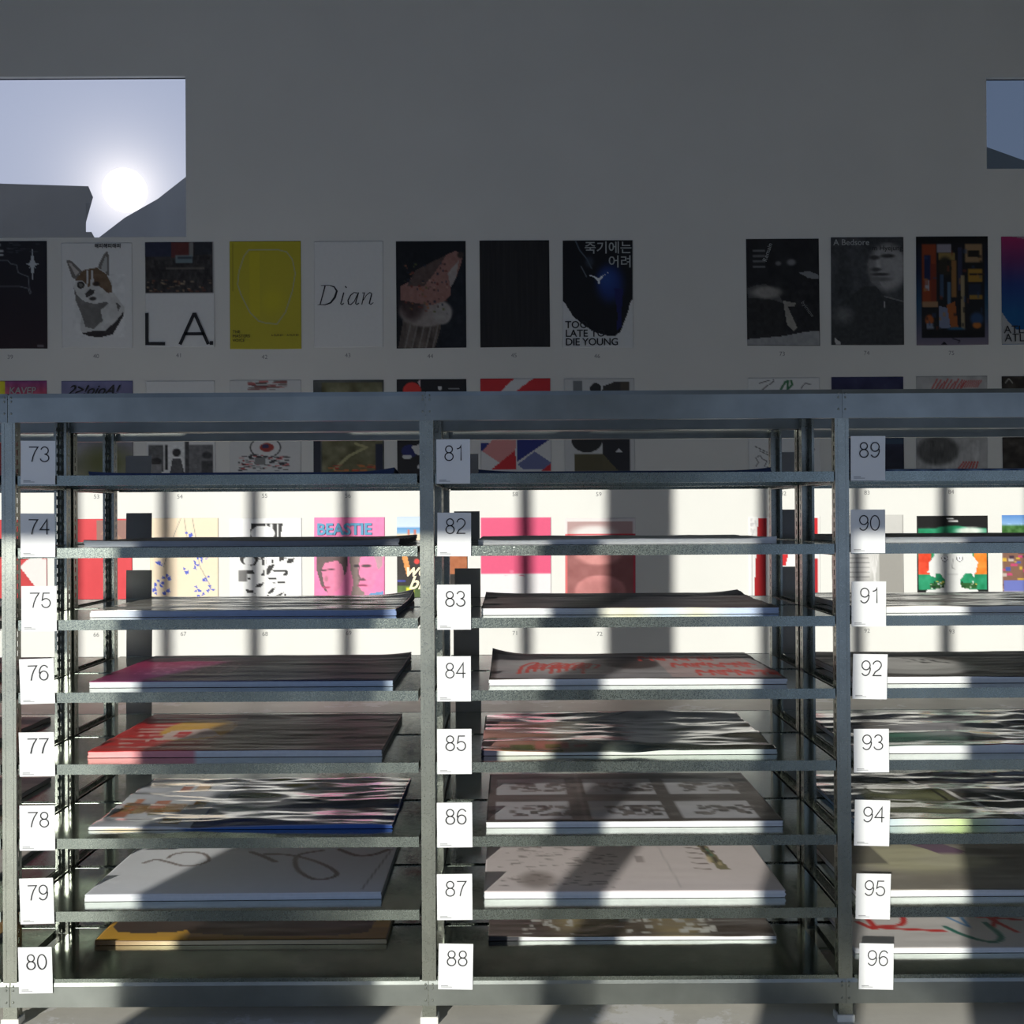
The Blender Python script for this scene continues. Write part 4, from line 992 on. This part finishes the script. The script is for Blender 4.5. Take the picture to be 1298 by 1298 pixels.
def stack(lev, x0, x1, yf, yb, th, art, label, wr=0.0, wf=(3, 14), curl=(0, 0, 0, 0), edge=None, skew=(0, 0), seed=0, gloss=True, shiny=False):
    """lev: shelf z. curl: height lifted at front-left, front-right, back-left, back-right corners"""
    A = art(); ny, nx = A.ny, A.nx
    t = thing('print_stack', label, 'prints', ((x0 + x1) / 2, yf, lev + 0.0012), 'stacks of prints on the shelves')
    w, d = x1 - x0, yb - yf
    u, v = A.u, A.v                                # v=0 back, v=1 front
    X = (u - .5) * w + skew[0] * (1 - v); Y = (1 - v) * d + skew[1] * (u - .5)
    Z = np.full_like(u, th)
    n1 = vnoise(u, v, wf[0], wf[1], seed + 11, 3) - .5
    u2 = np.clip(u + .35 * (v - .5) * (1 if seed % 2 else -.6), 0, 1)
    n2 = np.abs(vnoise(u2, v, wf[0] * 1.4, wf[1] * .7, seed + 17, 2) - .5)
    Z += wr * (n1 * 1.2 - n2 * 1.0) + 0.0014 * (vnoise(u, v, 4, 3, seed, 2) - .5)
    for c, (cu, cv) in zip(curl, ((0, 1), (1, 1), (0, 0), (1, 0))):
        if c: 
            du = np.clip(1 - np.abs(u - cu) / .16, 0, 1); dv = np.clip(1 - np.abs(v - cv) / .45, 0, 1)
            Z += c * (du * dv) ** 2
    Z = np.maximum(Z, .0015)
    top = grid_mesh('top_sheet', np.stack([X, Y, Z], -1), A.a, (M_shiny if wr >= .009 or shiny else M_glossprint) if gloss else M_print, thick=(0, 0, -0.0012))
    # block of sheets underneath, its rim following the top sheet
    E = edge or [(0, WH), (1, WH)]
    m = 60; s = np.linspace(0, 1, m); rs = np.random.RandomState(seed + 3)
    ec = np.stack([np.interp(s, [q[0] for q in E], [q[1][k] for q in E]) for k in range(3)], -1)
    lay = 7; exl = [0] + [rs.uniform(-.006, .004) for _ in range(6)]
    zf = np.interp(s, u[0], Z[-1]); zb = np.interp(s, u[0], Z[0]); zl = np.interp(s, v[:, 0], Z[:, 0]); zr = np.interp(s, v[:, 0], Z[:, -1])
    def side(px, py, zt, nrm, col, flip):
        P = np.zeros((lay, m, 3)); C = np.zeros((lay, m, 3))
        for j in range(lay):
            k = j / (lay - 1); off = rs.uniform(-.0012, .0008) if 0 < j < lay - 1 else 0
            P[j, :, 0] = px + nrm[0] * off; P[j, :, 1] = py + nrm[1] * off; P[j, :, 2] = (zt - .0006) * (1 - k)
            P[j, :, 0] *= 1 + exl[j]
            C[j] = col * (0.93 + .07 * rs.rand())
        if flip: P = P[:, ::-1]; C = C[:, ::-1]
        return P, C
    sk0, sk1 = skew
    parts = [side((s - .5) * w, sk1 * (s - .5) + .001, zf, (0, -1), ec, False),
             side((s - .5) * w + sk0, d + sk1 * (s - .5), zb, (0, 1), np.tile(np.array(WH), (m, 1)), True),
             side(-w/2 + .001 + sk0 * (1 - s), (1 - s) * d - sk1 / 2, zl, (-1, 0), np.tile(np.array(E[0][1]), (m, 1)), False),
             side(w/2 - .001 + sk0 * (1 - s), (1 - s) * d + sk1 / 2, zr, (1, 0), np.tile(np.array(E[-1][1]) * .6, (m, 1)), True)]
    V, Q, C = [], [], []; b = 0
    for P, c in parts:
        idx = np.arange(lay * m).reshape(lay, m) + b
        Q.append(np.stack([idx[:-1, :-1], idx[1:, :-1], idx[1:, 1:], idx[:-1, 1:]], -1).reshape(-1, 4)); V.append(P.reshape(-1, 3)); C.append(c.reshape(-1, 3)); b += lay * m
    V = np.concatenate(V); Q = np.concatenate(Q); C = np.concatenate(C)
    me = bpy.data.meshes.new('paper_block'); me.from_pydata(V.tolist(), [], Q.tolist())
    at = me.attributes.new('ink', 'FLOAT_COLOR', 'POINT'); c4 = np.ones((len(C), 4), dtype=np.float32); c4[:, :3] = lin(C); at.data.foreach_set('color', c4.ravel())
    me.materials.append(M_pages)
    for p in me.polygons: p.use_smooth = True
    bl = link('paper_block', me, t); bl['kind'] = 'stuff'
    link('top_sheet', top, t)
    return t
def SX(px, py, Y): return pw(px, py, Y)[0]
YFR, YBK = 3.43, 4.07
def ST(k, xl, xr, art, th, label, **kw):
    j = (k - 73) % 8; z = LEV[j]
    yf = kw.pop('yf', YFR); yb = kw.pop('yb', YBK)
    y = 655 + (EYE - z) / yf * F
    return stack(z, SX(xl, y, yf), SX(xr, y, yf), yf, yb, th, art, label, seed=k, **kw)
D = (60, 60, 66)
ST(73, 112, 500, s73, .010, 'thin stack of navy prints with a lifted right corner on the shelf by card 73', curl=(.006, .014, .003, 0), edge=[(0, (70, 84, 120)), (1, (60, 74, 110))])
ST(74, 106, 506, s74, .018, 'stack of brownish prints with curled ends on the shelf by card 74', curl=(.004, .006, 0, .006), wr=.003, edge=[(0, (200, 206, 212)), (1, (120, 124, 134))])  # white page edge painted blue-grey as if in shade
ST(75, 114, 502, s75, .020, 'stack of wrinkled prints with a painted pale sheen on the shelf by card 75', curl=(0, .004, 0, .02), wr=.0045, shiny=True, edge=[(0, WH), (.3, (176, 192, 220)), (1, (140, 160, 200))])  # blue along the white edge is painted skylight in the shaded part
ST(76, 113, 498, s76, .019, 'stack of magenta and dark purple prints on the shelf by card 76', wr=.003, curl=(0, 0, 0, .01), edge=[(0, WH), (1, (190, 206, 226))])  # bluish right end of the white edge is painted skylight
ST(77, 111, 484, s77, .020, 'stack of red prints with a yellow disc on the shelf by card 77', wr=.004, edge=[(0, (244, 170, 166)), (.36, (240, 160, 166)), (.37, WH), (1, WH)])
ST(78, 112, 497, s78, .013, 'stack of prints with scattered photos and a crumpled dark blue half by card 78', wr=.014, wf=(3, 9), edge=[(0, WH), (.1, (236, 214, 180)), (.3, WH), (.32, (84, 130, 200)), (1, (62, 96, 170))])
ST(79, 108, 483, s79, .021, 'stack of white prints with grey curling line on the shelf by card 79', wr=.001, edge=[(0, WH), (1, (214, 222, 230))], gloss=False, skew=(0, .01))
ST(80, 120, 490, s80, .016, 'stack of brown prints edged in mustard on the bottom shelf by card 80', yf=3.60, yb=4.12, wr=.002, edge=[(0, (120, 92, 60)), (.28, (240, 222, 180)), (1, (200, 184, 150))], gloss=False)  # dark left end and cream of the front edge paint shadow and sun
ST(81, 606, 978, s73, .008, 'thin stack of navy prints with both ends lifted, shelf by card 81', curl=(.008, .010, 0, .004), edge=[(0, (54, 66, 96)), (1, (50, 62, 92))])
ST(82, 606, 985, s82, .016, 'stack of pale prints with an upturned right end, shelf by card 82', curl=(.004, .008, 0, 0), wr=.005)
ST(83, 610, 988, s83, .022, 'stack of dark prints with pastel page edges, shelf by card 83', wr=.004, curl=(.0, 0, .006, .012), edge=[(0, WH), (.3, WH), (.5, (236, 232, 200)), (.62, (206, 224, 238)), (.72, (232, 232, 204)), (.85, (200, 216, 240)), (1, (190, 206, 232))])
ST(84, 620, 998, s84, .020, 'stack of grey prints with red scrawl, shelf by card 84', wr=.004, curl=(0, 0, .022, 0))
ST(85, 610, 985, s85, .019, 'stack of crumpled glossy pink, green and black prints by card 85', wr=.018, wf=(2.5, 6), edge=[(0, (40, 42, 60)), (.06, (40, 42, 60)), (.07, (226, 226, 214)), (1, (206, 216, 210))])
ST(86, 616, 993, s86, .019, 'stack of dark prints with six pale picture frames by card 86', wr=.002)
ST(87, 613, 996, s87, .022, 'stack of pale pinkish prints with fine text and a small strip by card 87', wr=.001, gloss=False)
ST(88, 619, 985, s88, .014, 'stack of dark brown prints with cracked white marks on the bottom shelf by card 88', yf=3.62, yb=4.12, wr=.005, edge=[(0, (60, 60, 64)), (.11, (60, 60, 64)), (.12, WH), (1, WH)])
ST(89, 1090, 1480, s90, .010, 'thin stack of prints with blue and white striped edge by card 89', edge=[(k / 24, ((150, 176, 206) if k % 2 else (60, 80, 116))) for k in range(25)])
ST(90, 1088, 1480, s90, .018, 'stack of taupe prints on the shelf by card 90', wr=.004)
ST(91, 1086, 1480, s91, .020, 'stack of crumpled silvery prints with a dark stripe by card 91', wr=.005, shiny=True, wf=(4, 9))
ST(92, 1084, 1478, s92, .020, 'stack of dark prints with a pale oval on the shelf by card 92', wr=.004)
ST(93, 1084, 1476, s93, .020, 'stack of crumpled grey prints with green and red patches by card 93', wr=.018, wf=(2.5, 6))
ST(94, 1084, 1476, s94, .018, 'stack of crumpled olive and silver prints with a diagonal white fold by card 94', wr=.020, wf=(3, 7), edge=[(0, (170, 200, 226)), (.2, (226, 232, 220)), (.34, (206, 226, 160)), (.5, WH), (1, (90, 120, 180))])
ST(95, 1084, 1476, s95, .022, 'stack of beige painterly prints on the shelf by card 95', wr=.003, gloss=False)
ST(96, 1084, 1480, s96, .016, 'stack of white prints with red and green brush letters, bottom shelf by card 96', wr=.002, gloss=False, yf=3.50, yb=4.10)
for j, (bc, nm) in enumerate([((50, 60, 90), 'navy'), ((60, 50, 60), 'plum'), ((150, 150, 150), 'grey'), ((90, 40, 50), 'wine red'), ((92, 60, 64), 'dusky maroon'), ((60, 60, 62), 'charcoal'), ((180, 176, 170), 'pale stone'), ((150, 120, 60), 'ochre')]):
    stack(LEV[j], -2.66, -1.70, YFR, YBK, .016, s_dark(50 + j, bc), 'stack of %s prints on the rack bay at the left edge' % nm, seed=50 + j, wr=.003)
